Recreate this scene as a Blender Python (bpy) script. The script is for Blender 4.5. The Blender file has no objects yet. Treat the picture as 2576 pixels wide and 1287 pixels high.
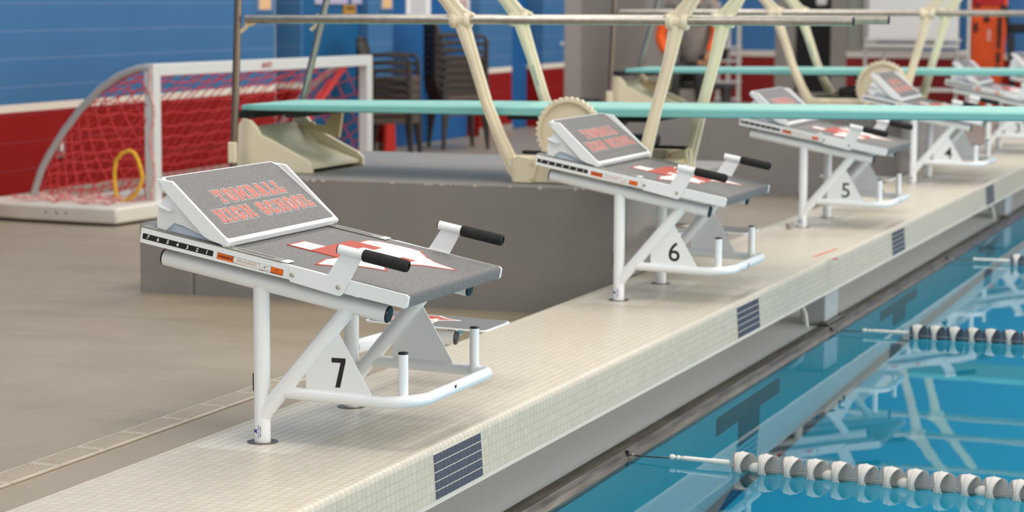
import bpy, math, random
from math import sin, cos, pi, radians, sqrt, atan2
from mathutils import Vector, Matrix
from mathutils.geometry import tessellate_polygon
random.seed(7)
SC = bpy.context.scene
COL = SC.collection

# ------------------------------------------------------------------ camera
F_PX, YAW, PITCH, ROLL = 5839.7, 0.3515, 0.1109, 0.0042
EYE = Vector((1.9796, -4.873, 1.0295))
fw = Vector((-sin(YAW)*cos(PITCH), cos(YAW)*cos(PITCH), -sin(PITCH)))
rt = Vector((cos(YAW), sin(YAW), 0)); up = rt.cross(fw)
RT = rt*cos(ROLL)+up*sin(ROLL); UP = -rt*sin(ROLL)+up*cos(ROLL)
def ray(u, v): return (RT*(u-1288)-UP*(v-643)+fw*F_PX)
def at_x(u, v, X): d = ray(u, v); return EYE+d*((X-EYE.x)/d.x)
def at_y(u, v, Y): d = ray(u, v); return EYE+d*((Y-EYE.y)/d.y)
def at_z(u, v, Z): d = ray(u, v); return EYE+d*((Z-EYE.z)/d.z)
cam = bpy.data.cameras.new('camera'); co = bpy.data.objects.new('camera', cam); COL.objects.link(co)
m = Matrix((RT, UP, -fw)).transposed().to_4x4(); m.translation = EYE; co.matrix_world = m
cam.sensor_width = 36; cam.lens = F_PX/2576*36; cam.clip_start = .05; cam.clip_end = 200
cam.dof.use_dof = True; cam.dof.focus_distance = 5.33; cam.dof.aperture_fstop = cam.lens/15.5
SC.camera = co
SC.view_settings.view_transform = 'Standard'; SC.view_settings.look = 'None'
SC.view_settings.gamma = 1; SC.view_settings.exposure = 0.0
try: SC.view_settings.use_curve_mapping = False
except Exception: pass

# ------------------------------------------------------------------ materials
def lin(c): return tuple(((x/255)/12.92 if x/255 <= .04045 else ((x/255+.055)/1.055)**2.4) for x in c)
def newmat(name):
    M = bpy.data.materials.new(name); M.use_nodes = True; nt = M.node_tree
    return M, nt, nt.nodes, nt.links, nt.nodes['Principled BSDF']
def mat(name, rgb, rough=.5, metal=0, spec=.5, noise=0, nscale=20, bump=0, bscale=80, coat=0, rgb2=None, stretch=None):
    M, nt, N, L, B = newmat(name)
    c = lin(rgb)
    B.inputs['Base Color'].default_value = (*c, 1); B.inputs['Roughness'].default_value = rough
    B.inputs['Metallic'].default_value = metal; B.inputs['Specular IOR Level'].default_value = spec
    B.inputs['Coat Weight'].default_value = coat
    tc = N.new('ShaderNodeTexCoord'); src = tc.outputs['Object']
    if stretch:
        mp = N.new('ShaderNodeMapping'); mp.inputs['Scale'].default_value = stretch
        L.new(src, mp.inputs['Vector']); src = mp.outputs['Vector']
    if noise or rgb2:
        t = N.new('ShaderNodeTexNoise'); t.inputs['Scale'].default_value = nscale; t.inputs['Detail'].default_value = 5
        L.new(src, t.inputs['Vector'])
        r = N.new('ShaderNodeValToRGB'); r.color_ramp.elements[0].position = .33; r.color_ramp.elements[1].position = .67
        c2 = lin(rgb2) if rgb2 else tuple(min(1, x*(1+noise)) for x in c)
        c1 = c if rgb2 else tuple(x*(1-noise) for x in c)
        r.color_ramp.elements[0].color = (*c1, 1); r.color_ramp.elements[1].color = (*c2, 1)
        L.new(t.outputs['Fac'], r.inputs['Fac']); L.new(r.outputs['Color'], B.inputs['Base Color'])
    if bump:
        t = N.new('ShaderNodeTexNoise'); t.inputs['Scale'].default_value = bscale; t.inputs['Detail'].default_value = 3
        L.new(src, t.inputs['Vector'])
        b = N.new('ShaderNodeBump'); b.inputs['Strength'].default_value = bump; b.inputs['Distance'].default_value = .002
        L.new(t.outputs['Fac'], b.inputs['Height']); L.new(b.outputs['Normal'], B.inputs['Normal'])
    return M
def math_n(N, L, op, a, b=None, c=None):
    n = N.new('ShaderNodeMath'); n.operation = op
    for i, x in enumerate((a, b, c)):
        if x is None: continue
        if isinstance(x, (int, float)): n.inputs[i].default_value = x
        else: L.new(x, n.inputs[i])
    return n.outputs[0]
def mix_n(N, L, f, a, b):
    n = N.new('ShaderNodeMix'); n.data_type = 'RGBA'
    if isinstance(f, (int, float)): n.inputs[0].default_value = f
    else: L.new(f, n.inputs[0])
    for k, x in ((6, a), (7, b)):
        if isinstance(x, tuple): n.inputs[k].default_value = (*x, 1)
        else: L.new(x, n.inputs[k])
    return n.outputs[2]

WHITE = mat('white powder coated metal', (238, 240, 240), .32, spec=.5, coat=.15)
WPLAST = mat('white moulded plastic', (236, 238, 238), .38)
BLACKP = mat('black plastic cap', (22, 24, 26), .35)
FOAM = mat('black foam', (30, 28, 28), .85, noise=.35, nscale=60, bump=.35, bscale=260)
STEEL = mat('brushed stainless steel', (176, 170, 160), .3, metal=1, noise=.12, nscale=30)
AGED = mat('aged brown stainless tube', (128, 112, 98), .35, metal=.75)
CHROME = mat('polished bolt steel', (200, 198, 190), .22, metal=1)
ALU = mat('dull aluminium channel', (158, 154, 144), .38, metal=.85, noise=.1, nscale=40)
GRIPB = mat('dark slot', (40, 40, 38), .6)
BEIGE = mat('cream painted casting', (232, 220, 190), .45, noise=.06, nscale=6)
BEIGED = mat('cream painted casting with rust stain', (224, 212, 180), .5, rgb2=(196, 168, 110), nscale=3)
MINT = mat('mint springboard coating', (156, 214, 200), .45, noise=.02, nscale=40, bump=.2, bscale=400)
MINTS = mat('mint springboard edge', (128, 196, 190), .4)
BLK = mat('black rubber', (20, 20, 20), .6)
GWHITE = mat('goal white paint', (206, 207, 204), .4)
ARCHM = mat('grey arch tube', (170, 170, 170), .4)
BASEW = mat('yellowed white float plastic', (214, 208, 196), .5, noise=.04, nscale=5)
NETR = mat('red net cord', (206, 74, 74), .85, spec=.1)
NETW = mat('red and white bunched net cord', (215, 100, 95), .85, rgb2=(225, 205, 195), nscale=22)
YEL = mat('yellow rope', (222, 168, 40), .7, noise=.2, nscale=60)
CHAIRM = mat('dark brown moulded plastic', (46, 37, 32), .5, noise=.12, nscale=12)
CHAIRT = mat('taupe brown moulded plastic', (86, 72, 60), .5, noise=.1, nscale=12)
RED = mat('red marking', (186, 88, 74), .6, spec=.2, noise=.1, nscale=300)
REDD = mat('dark red paint', (160, 30, 20), .5)
OFFW = mat('white marking', (240, 234, 228), .5)
LETR = mat('coral lettering', (200, 122, 110), .6, spec=.2)
LETW = mat('pale letter outline', (206, 200, 196), .55)
INK = mat('black ink', (18, 18, 20), .45)
LWHITE = mat('white label vinyl', (240, 238, 234), .4)
ORANGE = mat('orange label vinyl', (240, 105, 18), .4)
ORINK = mat('orange ink', (232, 110, 50), .5)
BLUEINK = mat('blue ink', (38, 40, 150), .4)
STEELG = mat('grimy stainless steel lip', (84, 76, 68), .42, metal=.5, rgb2=(122, 114, 104), nscale=9, stretch=(6, .6, 6))
FLOATM = mat('light grey lane float plastic', (206, 202, 196), .4)
FLOATD = mat('dark blue grey lane float plastic', (92, 100, 116), .4)
FLOATL = mat('taupe grey lane float plastic', (174, 170, 166), .4)
GLASSY = mat('pale clouded tube plastic', (226, 226, 220), .25)
CABLE = mat('steel cable', (96, 98, 98), .4, metal=.8)
PAPER = mat('white paper', (232, 230, 228), .7)
SHIRT = mat('grey shirt cloth', (132, 124, 116), .85, noise=.08, nscale=14)
SLEEVE = mat('orange sleeve cloth', (250, 100, 30), .8)
TROUS = mat('charcoal trousers cloth', (50, 50, 50), .85)
SKIN = mat('skin', (176, 124, 84), .6)
HAIR = mat('dark hair', (46, 34, 28), .8)
WB = mat('whiteboard surface', (222, 220, 218), .3)
WBF = mat('grey white stand metal', (200, 196, 192), .4)
ORB = mat('orange rescue board fabric', (226, 82, 22), .6, noise=.12, nscale=6)
REDB = mat('crimson rescue board pad', (180, 20, 30), .6)
TEALD = mat('dark teal door paint', (14, 88, 134), .45)
GREYD = mat('grey door frame paint', (146, 139, 133), .6)
DARKG = mat('dark glazing', (34, 34, 36), .25)
BLIND = mat('green grey window blind', (150, 154, 142), .5)
BROWN = mat('brown grey curtain cloth', (104, 94, 84), .8, noise=.25, nscale=5, stretch=(1, 8, .3))
PATCHM = mat('pool white paint', (196, 226, 226), .5)

def grit(name, rgb, dark=.55, light=1.7, sc=900):
    M, nt, N, L, B = newmat(name); c = lin(rgb)
    tc = N.new('ShaderNodeTexCoord'); t = N.new('ShaderNodeTexNoise'); t.inputs['Scale'].default_value = sc; t.inputs['Detail'].default_value = 1.5
    L.new(tc.outputs['Object'], t.inputs['Vector'])
    r = N.new('ShaderNodeValToRGB'); r.color_ramp.elements[0].position = .36; r.color_ramp.elements[1].position = .66
    r.color_ramp.elements[0].color = (*(x*dark for x in c), 1); r.color_ramp.elements[1].color = (*(min(1, x*light) for x in c), 1)
    L.new(t.outputs['Fac'], r.inputs['Fac']); L.new(r.outputs['Color'], B.inputs['Base Color'])
    B.inputs['Roughness'].default_value = .55
    b = N.new('ShaderNodeBump'); b.inputs['Strength'].default_value = .5; b.inputs['Distance'].default_value = .001
    L.new(t.outputs['Fac'], b.inputs['Height']); L.new(b.outputs['Normal'], B.inputs['Normal'])
    return M
GRIT = grit('grey non slip grit', (102, 100, 99), .45, 2.0, 700)

def tile_mat(name, tile, grout, pitch, g, blocks=True, kz=1.0, patch=None, alt=None, axes='XYZ', rough=.3):
    """square mosaic laid on the object axes, grout lines of half width g"""
    M, nt, N, L, B = newmat(name)
    tc = N.new('ShaderNodeTexCoord'); sp = N.new('ShaderNodeSeparateXYZ'); L.new(tc.outputs['Object'], sp.inputs[0])
    geo = N.new('ShaderNodeNewGeometry'); sn = N.new('ShaderNodeSeparateXYZ'); L.new(geo.outputs['Normal'], sn.inputs[0])
    ds = []; cells = []
    for k, ax in enumerate('XYZ'):
        p = math_n(N, L, 'DIVIDE', sp.outputs[k], pitch*(kz if k == 2 else 1))
        fr = math_n(N, L, 'FRACT', math_n(N, L, 'ADD', p, 1000.0))
        d = math_n(N, L, 'MINIMUM', fr, math_n(N, L, 'SUBTRACT', 1.0, fr))
        an = math_n(N, L, 'ABSOLUTE', sn.outputs[k])
        d = math_n(N, L, 'ADD', d, math_n(N, L, 'GREATER_THAN', an, .72))
        ds.append(d); cells.append(math_n(N, L, 'FLOOR', p))
    d = math_n(N, L, 'MINIMUM', math_n(N, L, 'MINIMUM', ds[0], ds[1]), ds[2])
    mask = math_n(N, L, 'LESS_THAN', d, g/pitch)
    cv = N.new('ShaderNodeCombineXYZ')
    for k in range(3): L.new(cells[k], cv.inputs[k])
    wn = N.new('ShaderNodeTexWhiteNoise'); L.new(cv.outputs[0], wn.inputs['Vector'])
    t1 = lin(tile); t2 = lin(alt or tuple(x*.95 for x in tile))
    colr = mix_n(N, L, wn.outputs['Value'], t1, t2)
    # slow drift of tone from wear
    no = N.new('ShaderNodeTexNoise'); no.inputs['Scale'].default_value = 2.2; L.new(tc.outputs['Object'], no.inputs['Vector'])
    colr = mix_n(N, L, math_n(N, L, 'MULTIPLY', no.outputs['Fac'], .35), colr, lin(tuple(x*.93 for x in tile)))
    if patch:  # whiter replacement tiles set round the post sockets, once per lane
        x0, x1, y0, y1, per, pc = patch
        yy = math_n(N, L, 'MULTIPLY', math_n(N, L, 'FRACT', math_n(N, L, 'ADD', math_n(N, L, 'DIVIDE', math_n(N, L, 'SUBTRACT', sp.outputs[1], y0), per), 100.0)), per)
        a = math_n(N, L, 'MULTIPLY', math_n(N, L, 'LESS_THAN', yy, y1-y0), math_n(N, L, 'MULTIPLY', math_n(N, L, 'GREATER_THAN', sp.outputs[0], x0), math_n(N, L, 'LESS_THAN', sp.outputs[0], x1)))
        colr = mix_n(N, L, a, colr, lin(pc))
    gn = N.new('ShaderNodeTexNoise'); gn.inputs['Scale'].default_value = 5; L.new(tc.outputs['Object'], gn.inputs['Vector'])
    gcol = mix_n(N, L, gn.outputs['Fac'], lin(grout), lin(tuple(min(255, x*1.12) for x in grout)))
    out = mix_n(N, L, mask, colr, gcol)
    L.new(out, B.inputs['Base Color'])
    rr = math_n(N, L, 'ADD', math_n(N, L, 'MULTIPLY', mask, .4), rough); L.new(rr, B.inputs['Roughness'])
    b = N.new('ShaderNodeBump'); b.inputs['Strength'].default_value = .6; b.inputs['Distance'].default_value = .0012
    L.new(math_n(N, L, 'SUBTRACT', 1.0, mask), b.inputs['Height']); L.new(b.outputs['Normal'], B.inputs['Normal'])
    return M
TP = .0254
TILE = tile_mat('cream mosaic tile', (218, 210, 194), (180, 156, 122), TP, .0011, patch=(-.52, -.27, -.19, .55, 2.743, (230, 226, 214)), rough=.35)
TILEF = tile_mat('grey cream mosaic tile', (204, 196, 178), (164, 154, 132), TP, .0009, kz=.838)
TILED = tile_mat('dark blue mosaic tile', (56, 64, 82), (214, 208, 196), TP, .001, alt=(44, 52, 70))
TILEP = tile_mat('dark pool target tile', (44, 56, 66), (104, 128, 132), TP*2, .0012)
POOLT = mat('pool shell pale paint', (150, 222, 232), .6, noise=.03, nscale=3)
POOLF = mat('pool floor pale paint', (120, 214, 232), .6, noise=.05, nscale=1.5)

def block_wall():
    """painted block wall: blue over a white band over red, courses with raised joints"""
    M, nt, N, L, B = newmat('painted block wall blue over red')
    tc = N.new('ShaderNodeTexCoord'); sp = N.new('ShaderNodeSeparateXYZ'); L.new(tc.outputs['Object'], sp.inputs[0])
    zt = at_x(0, 265, -5.1).z; zb = at_x(0, 285, -5.1).z
    up_ = math_n(N, L, 'GREATER_THAN', sp.outputs[2], zt); lo = math_n(N, L, 'LESS_THAN', sp.outputs[2], zb)
    n1 = N.new('ShaderNodeTexNoise'); n1.inputs['Scale'].default_value = 1.2; n1.inputs['Detail'].default_value = 3; L.new(tc.outputs['Object'], n1.inputs['Vector'])
    blue = mix_n(N, L, n1.outputs['Fac'], lin((56, 102, 146)), lin((68, 113, 156)))
    red = mix_n(N, L, n1.outputs['Fac'], lin((128, 10, 5)), lin((142, 16, 9)))
    c = mix_n(N, L, up_, lin((222, 212, 198)), blue); c = mix_n(N, L, lo, c, red)
    ph = math_n(N, L, 'FRACT', math_n(N, L, 'ADD', math_n(N, L, 'DIVIDE', math_n(N, L, 'SUBTRACT', sp.outputs[2], .05), .1555), 50.0))
    ln = math_n(N, L, 'LESS_THAN', ph, .045)
    c = mix_n(N, L, math_n(N, L, 'MULTIPLY', ln, math_n(N, L, 'ADD', .06, math_n(N, L, 'MULTIPLY', up_, .22))), c, lin((150, 160, 190)))
    L.new(c, B.inputs['Base Color']); B.inputs['Roughness'].default_value = .75; B.inputs['Specular IOR Level'].default_value = .2
    b = N.new('ShaderNodeBump'); b.inputs['Strength'].default_value = .5; b.inputs['Distance'].default_value = .006
    L.new(ln, b.inputs['Height']); b.invert = True; L.new(b.outputs['Normal'], B.inputs['Normal'])
    return M
WALLM = block_wall()

def deck_mat():
    M, nt, N, L, B = newmat('sealed beige concrete deck')
    tc = N.new('ShaderNodeTexCoord')
    def nz(s, st, det=6):
        mp = N.new('ShaderNodeMapping'); mp.inputs['Scale'].default_value = st; L.new(tc.outputs['Object'], mp.inputs['Vector'])
        t = N.new('ShaderNodeTexNoise'); t.inputs['Scale'].default_value = s; t.inputs['Detail'].default_value = det; L.new(mp.outputs['Vector'], t.inputs['Vector']); return t.outputs['Fac']
    a = mix_n(N, L, nz(3.0, (1, .5, 1)), lin((148, 134, 112)), lin((176, 160, 136)))
    r = N.new('ShaderNodeValToRGB'); r.color_ramp.elements[0].position = .5; r.color_ramp.elements[1].position = .72
    L.new(nz(1.4, (1, 3.2, 1), 4), r.inputs['Fac'])
    a = mix_n(N, L, math_n(N, L, 'MULTIPLY', r.outputs['Color'], .35), a, lin((136, 118, 92)))
    sp = N.new('ShaderNodeSeparateXYZ'); L.new(tc.outputs['Object'], sp.inputs[0])
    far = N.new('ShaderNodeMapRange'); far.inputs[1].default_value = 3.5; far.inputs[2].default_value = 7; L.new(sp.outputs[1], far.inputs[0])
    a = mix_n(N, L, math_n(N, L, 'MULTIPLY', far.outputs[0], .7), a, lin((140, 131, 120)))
    L.new(a, B.inputs['Base Color']); B.inputs['Roughness'].default_value = .42
    b = N.new('ShaderNodeBump'); b.inputs['Strength'].default_value = .25; b.inputs['Distance'].default_value = .003
    L.new(nz(40, (1, 1, 1), 4), b.inputs['Height']); L.new(b.outputs['Normal'], B.inputs['Normal'])
    return M
DECK = deck_mat()
PED = mat('grey painted concrete', (130, 126, 122), .5, rgb2=(142, 136, 130), nscale=2.2)
PEDC = mat('chipped paint spot', (206, 196, 180), .7)
GRATE = mat('white plastic gutter slats', (246, 248, 248), .3)
GRATED = mat('gutter trough', (205, 212, 216), .6)
DRAINM = mat('beige plastic drain grate', (196, 184, 164), .5, noise=.1, nscale=12)
DRAINS = mat('drain slot', (132, 116, 96), .8)
CONC = mat('coping underside concrete', (206, 200, 190), .8)

def water_mat():
    M = bpy.data.materials.new('pool water'); M.use_nodes = True; N = M.node_tree.nodes; L = M.node_tree.links; N.clear()
    out = N.new('ShaderNodeOutputMaterial'); fr = N.new('ShaderNodeFresnel'); fr.inputs['IOR'].default_value = 1.33
    gl = N.new('ShaderNodeBsdfGlossy'); gl.inputs['Roughness'].default_value = .0; gl.inputs['Color'].default_value = (.95, .97, 1, 1)
    rf = N.new('ShaderNodeBsdfRefraction'); rf.inputs['IOR'].default_value = 1.33; rf.inputs['Roughness'].default_value = 0
    rf.inputs['Color'].default_value = (.17, .80, .88, 1)
    mx = N.new('ShaderNodeMixShader'); L.new(fr.outputs[0], mx.inputs[0]); L.new(rf.outputs[0], mx.inputs[1]); L.new(gl.outputs[0], mx.inputs[2])
    tc = N.new('ShaderNodeTexCoord'); t = N.new('ShaderNodeTexNoise'); t.inputs['Scale'].default_value = 2.2; t.inputs['Detail'].default_value = 2
    L.new(tc.outputs['Object'], t.inputs['Vector'])
    b = N.new('ShaderNodeBump'); b.inputs['Strength'].default_value = .018; b.inputs['Distance'].default_value = .02
    L.new(t.outputs['Fac'], b.inputs['Height'])
    for n in (fr, gl, rf): L.new(b.outputs['Normal'], n.inputs['Normal'])
    L.new(mx.outputs[0], out.inputs['Surface']); return M
WATER = water_mat()

# ------------------------------------------------------------------ mesh collector
class MB:
    def __init__(s): s.v = []; s.f = []; s.sm = []
    def add(s, vs, fs, smooth=False):
        o = len(s.v); s.v += [Vector(p) for p in vs]; s.f += [tuple(i+o for i in f) for f in fs]; s.sm += [smooth]*len(fs); return s
    def box(s, x0, x1, y0, y1, z0, z1, M=None):
        vs = [Vector((x, y, z)) for x in (x0, x1) for y in (y0, y1) for z in (z0, z1)]
        if M: vs = [M @ p for p in vs]
        return s.add(vs, [(0, 1, 3, 2), (4, 6, 7, 5), (0, 4, 5, 1), (2, 3, 7, 6), (0, 2, 6, 4), (1, 5, 7, 3)])
    def bbox(s, x0, x1, y0, y1, z0, z1, b=.004, M=None):
        """box with all edges chamfered"""
        cx, cy, cz = (x0+x1)/2, (y0+y1)/2, (z0+z1)/2; h = Vector(((x1-x0)/2, (y1-y0)/2, (z1-z0)/2)); b = min(b, *(k*.9 for k in h))
        import itertools
        vs = []; idx = {}
        for sg in itertools.product((-1, 1), repeat=3):
            for a in range(3):
                p = [sg[k]*(h[k]-(0 if k == a else b)) for k in range(3)]
                idx[(sg, a)] = len(vs); q = Vector((p[0]+cx, p[1]+cy, p[2]+cz)); vs.append(M @ q if M else q)
        fs = []
        for a in range(3):
            o = [k for k in range(3) if k != a]
            for s1 in (-1, 1):
                q = []
                for d in ((-1, -1), (1, -1), (1, 1), (-1, 1)):
                    sg = [0]*3; sg[a] = s1; sg[o[0]] = d[0]; sg[o[1]] = d[1]; q.append(idx[(tuple(sg), a)])
                fs.append(tuple(q))
            for d0 in (-1, 1):
                for d1 in (-1, 1):
                    q = []
                    for (s1, ax) in ((-1, o[0]), (1, o[0]), (1, o[1]), (-1, o[1])):
                        sg = [0]*3; sg[a] = s1; sg[o[0]] = d0; sg[o[1]] = d1; q.append(idx[(tuple(sg), ax)])
                    fs.append(tuple(q))
        for sg in itertools.product((-1, 1), repeat=3): fs.append(tuple(idx[(sg, a)] for a in range(3)))
        return s.add(vs, fs)
    def prism(s, poly, fn, d0, d1, holes=()):
        """poly 2D extruded between d0 and d1; fn(a, b, d) -> 3D"""
        loops = [list(poly)]+[list(h) for h in holes]; flat = [p for l in loops for p in l]; n = len(flat)
        tri = tessellate_polygon([[Vector((p[0], p[1], 0)) for p in l] for l in loops])
        vs = [fn(p[0], p[1], d0) for p in flat]+[fn(p[0], p[1], d1) for p in flat]
        fs = [tuple(t) for t in tri]+[tuple(i+n for i in reversed(t)) for t in tri]
        o = 0
        for l in loops:
            k = len(l)
            for i in range(k): fs.append((o+i, o+(i+1) % k, o+(i+1) % k+n, o+i+n))
            o += k
        return s.add(vs, fs)
    def tube(s, pts, r, seg=16, caps=True, closed=False, rz=None):
        pts = [Vector(p) for p in pts]; n = len(pts); rs = r if isinstance(r, (list, tuple)) else [r]*n
        tg = []
        for i in range(n):
            if closed: t = pts[(i+1) % n]-pts[i-1]
            else: t = pts[min(i+1, n-1)]-pts[max(i-1, 0)]
            tg.append(t.normalized())
        ref = Vector((0, 0, 1)) if abs(tg[0].z) < .9 else Vector((1, 0, 0))
        nn = (ref-tg[0]*ref.dot(tg[0])).normalized(); vs = []; fs = []
        for i in range(n):
            nn = (nn-tg[i]*nn.dot(tg[i])).normalized(); bb = tg[i].cross(nn)
            for k in range(seg):
                a = 2*pi*k/seg; vs.append(pts[i]+(nn*cos(a)*(rz or 1)+bb*sin(a))*rs[i])
        m_ = n if closed else n-1
        for i in range(m_):
            for k in range(seg):
                a, b = i*seg+k, i*seg+(k+1) % seg; c, d = ((i+1) % n)*seg+(k+1) % seg, ((i+1) % n)*seg+k
                fs.append((a, b, c, d))
        s.add(vs, fs, True)
        if caps and not closed: s.add(vs[:seg], [tuple(reversed(range(seg)))]); s.add(vs[-seg:], [tuple(range(seg))])
        return s
    def lathe(s, prof, o, ax, seg=24):
        """prof: (r, h) along axis ax from origin o"""
        o = Vector(o); ax = Vector(ax).normalized(); ref = Vector((0, 0, 1)) if abs(ax.z) < .9 else Vector((1, 0, 0))
        n1 = (ref-ax*ref.dot(ax)).normalized(); n2 = ax.cross(n1); vs = []; fs = []
        for (r, h) in prof:
            for k in range(seg):
                a = 2*pi*k/seg; vs.append(o+ax*h+(n1*cos(a)+n2*sin(a))*r)
        for i in range(len(prof)-1):
            for k in range(seg): fs.append((i*seg+k, i*seg+(k+1) % seg, (i+1)*seg+(k+1) % seg, (i+1)*seg+k))
        return s.add(vs, fs, True)
    def strip(s, centers, widths, fn, d0, d1):
        """constant-thickness bar following 2D centre line with given widths; fn(a,b,d)"""
        L_, R_ = [], []
        n = len(centers)
        for i, c in enumerate(centers):
            a = centers[max(0, i-1)]; b = centers[min(n-1, i+1)]; t = Vector((b[0]-a[0], b[1]-a[1])).normalized(); w = widths[i]/2
            L_.append((c[0]-t.y*w, c[1]+t.x*w)); R_.append((c[0]+t.y*w, c[1]-t.x*w))
        return s.prism(L_+R_[::-1], fn, d0, d1)
    def build(s, name, material, parent=None, origin=None, ang=35, bevel=0):
        o0 = Vector(origin) if origin is not None else (parent['_o'] if False else Vector((0, 0, 0)))
        me = bpy.data.meshes.new(name); me.from_pydata([p-o0 for p in s.v], [], s.f); me.update()
        me.materials.append(material)
        import bmesh
        bm = bmesh.new(); bm.from_mesh(me); bmesh.ops.recalc_face_normals(bm, faces=bm.faces[:]); bm.to_mesh(me); bm.free()
        me.polygons.foreach_set('use_smooth', [True]*len(me.polygons)); me.set_sharp_from_angle(angle=radians(ang))
        ob = bpy.data.objects.new(name, me); COL.objects.link(ob)
        if parent is not None: ob.parent = parent
        elif origin is not None: ob.location = o0
        if bevel:
            b = ob.modifiers.new('bevel', 'BEVEL'); b.width = bevel; b.segments = 2; b.limit_method = 'ANGLE'
        return ob
def tag(o, label=None, cat=None, group=None, kind=None):
    if label: o['label'] = label
    if cat: o['category'] = cat
    if group: o['group'] = group
    if kind: o['kind'] = kind
    return o
def empty(name, loc, rz=0):
    o = bpy.data.objects.new(name, None); o.location = loc; o.rotation_euler.z = rz; o.empty_display_size = .1; COL.objects.link(o); return o
def copy_tree(o, parent=None):
    c = o.copy(); COL.objects.link(c)
    if parent is not None: c.parent = parent
    for ch in list(o.children): copy_tree(ch, c)
    return c
def setting(ob, label=None): ob['kind'] = 'structure'; return ob
# text and glyphs as flat solids
def text_poly(s, size, bold=0, shear=0, spacing=1.0):
    cu = bpy.data.curves.new('t', 'FONT'); cu.body = s; cu.size = size; cu.offset = bold; cu.shear = shear; cu.space_character = spacing; cu.resolution_u = 3
    ob = bpy.data.objects.new('t', cu); COL.objects.link(ob)
    dg = bpy.context.evaluated_depsgraph_get(); dg.update(); me = bpy.data.meshes.new_from_object(ob.evaluated_get(dg))
    vs = [(v.co.x, v.co.y) for v in me.vertices]; fs = [tuple(p.vertices) for p in me.polygons]
    bpy.data.objects.remove(ob); bpy.data.curves.remove(cu); bpy.data.meshes.remove(me)
    return vs, fs
def put_text(mb, s, size, fn, center=True, fit=None, **k):
    """fn(a, b) -> 3D; a centred on 0; fit=(w,h) rescales to that size"""
    vs, fs = text_poly(s, size, **k)
    xs = [v[0] for v in vs]; ys = [v[1] for v in vs]; x0, x1, y0, y1 = min(xs), max(xs), min(ys), max(ys)
    sx = sy = 1
    if fit: sx = fit[0]/(x1-x0) if fit[0] else fit[1]/(y1-y0); sy = fit[1]/(y1-y0)
    cx, cy = ((x0+x1)/2, (y0+y1)/2) if center else (x0, y0)
    mb.add([fn((v[0]-cx)*sx, (v[1]-cy)*sy) for v in vs], fs)
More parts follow.
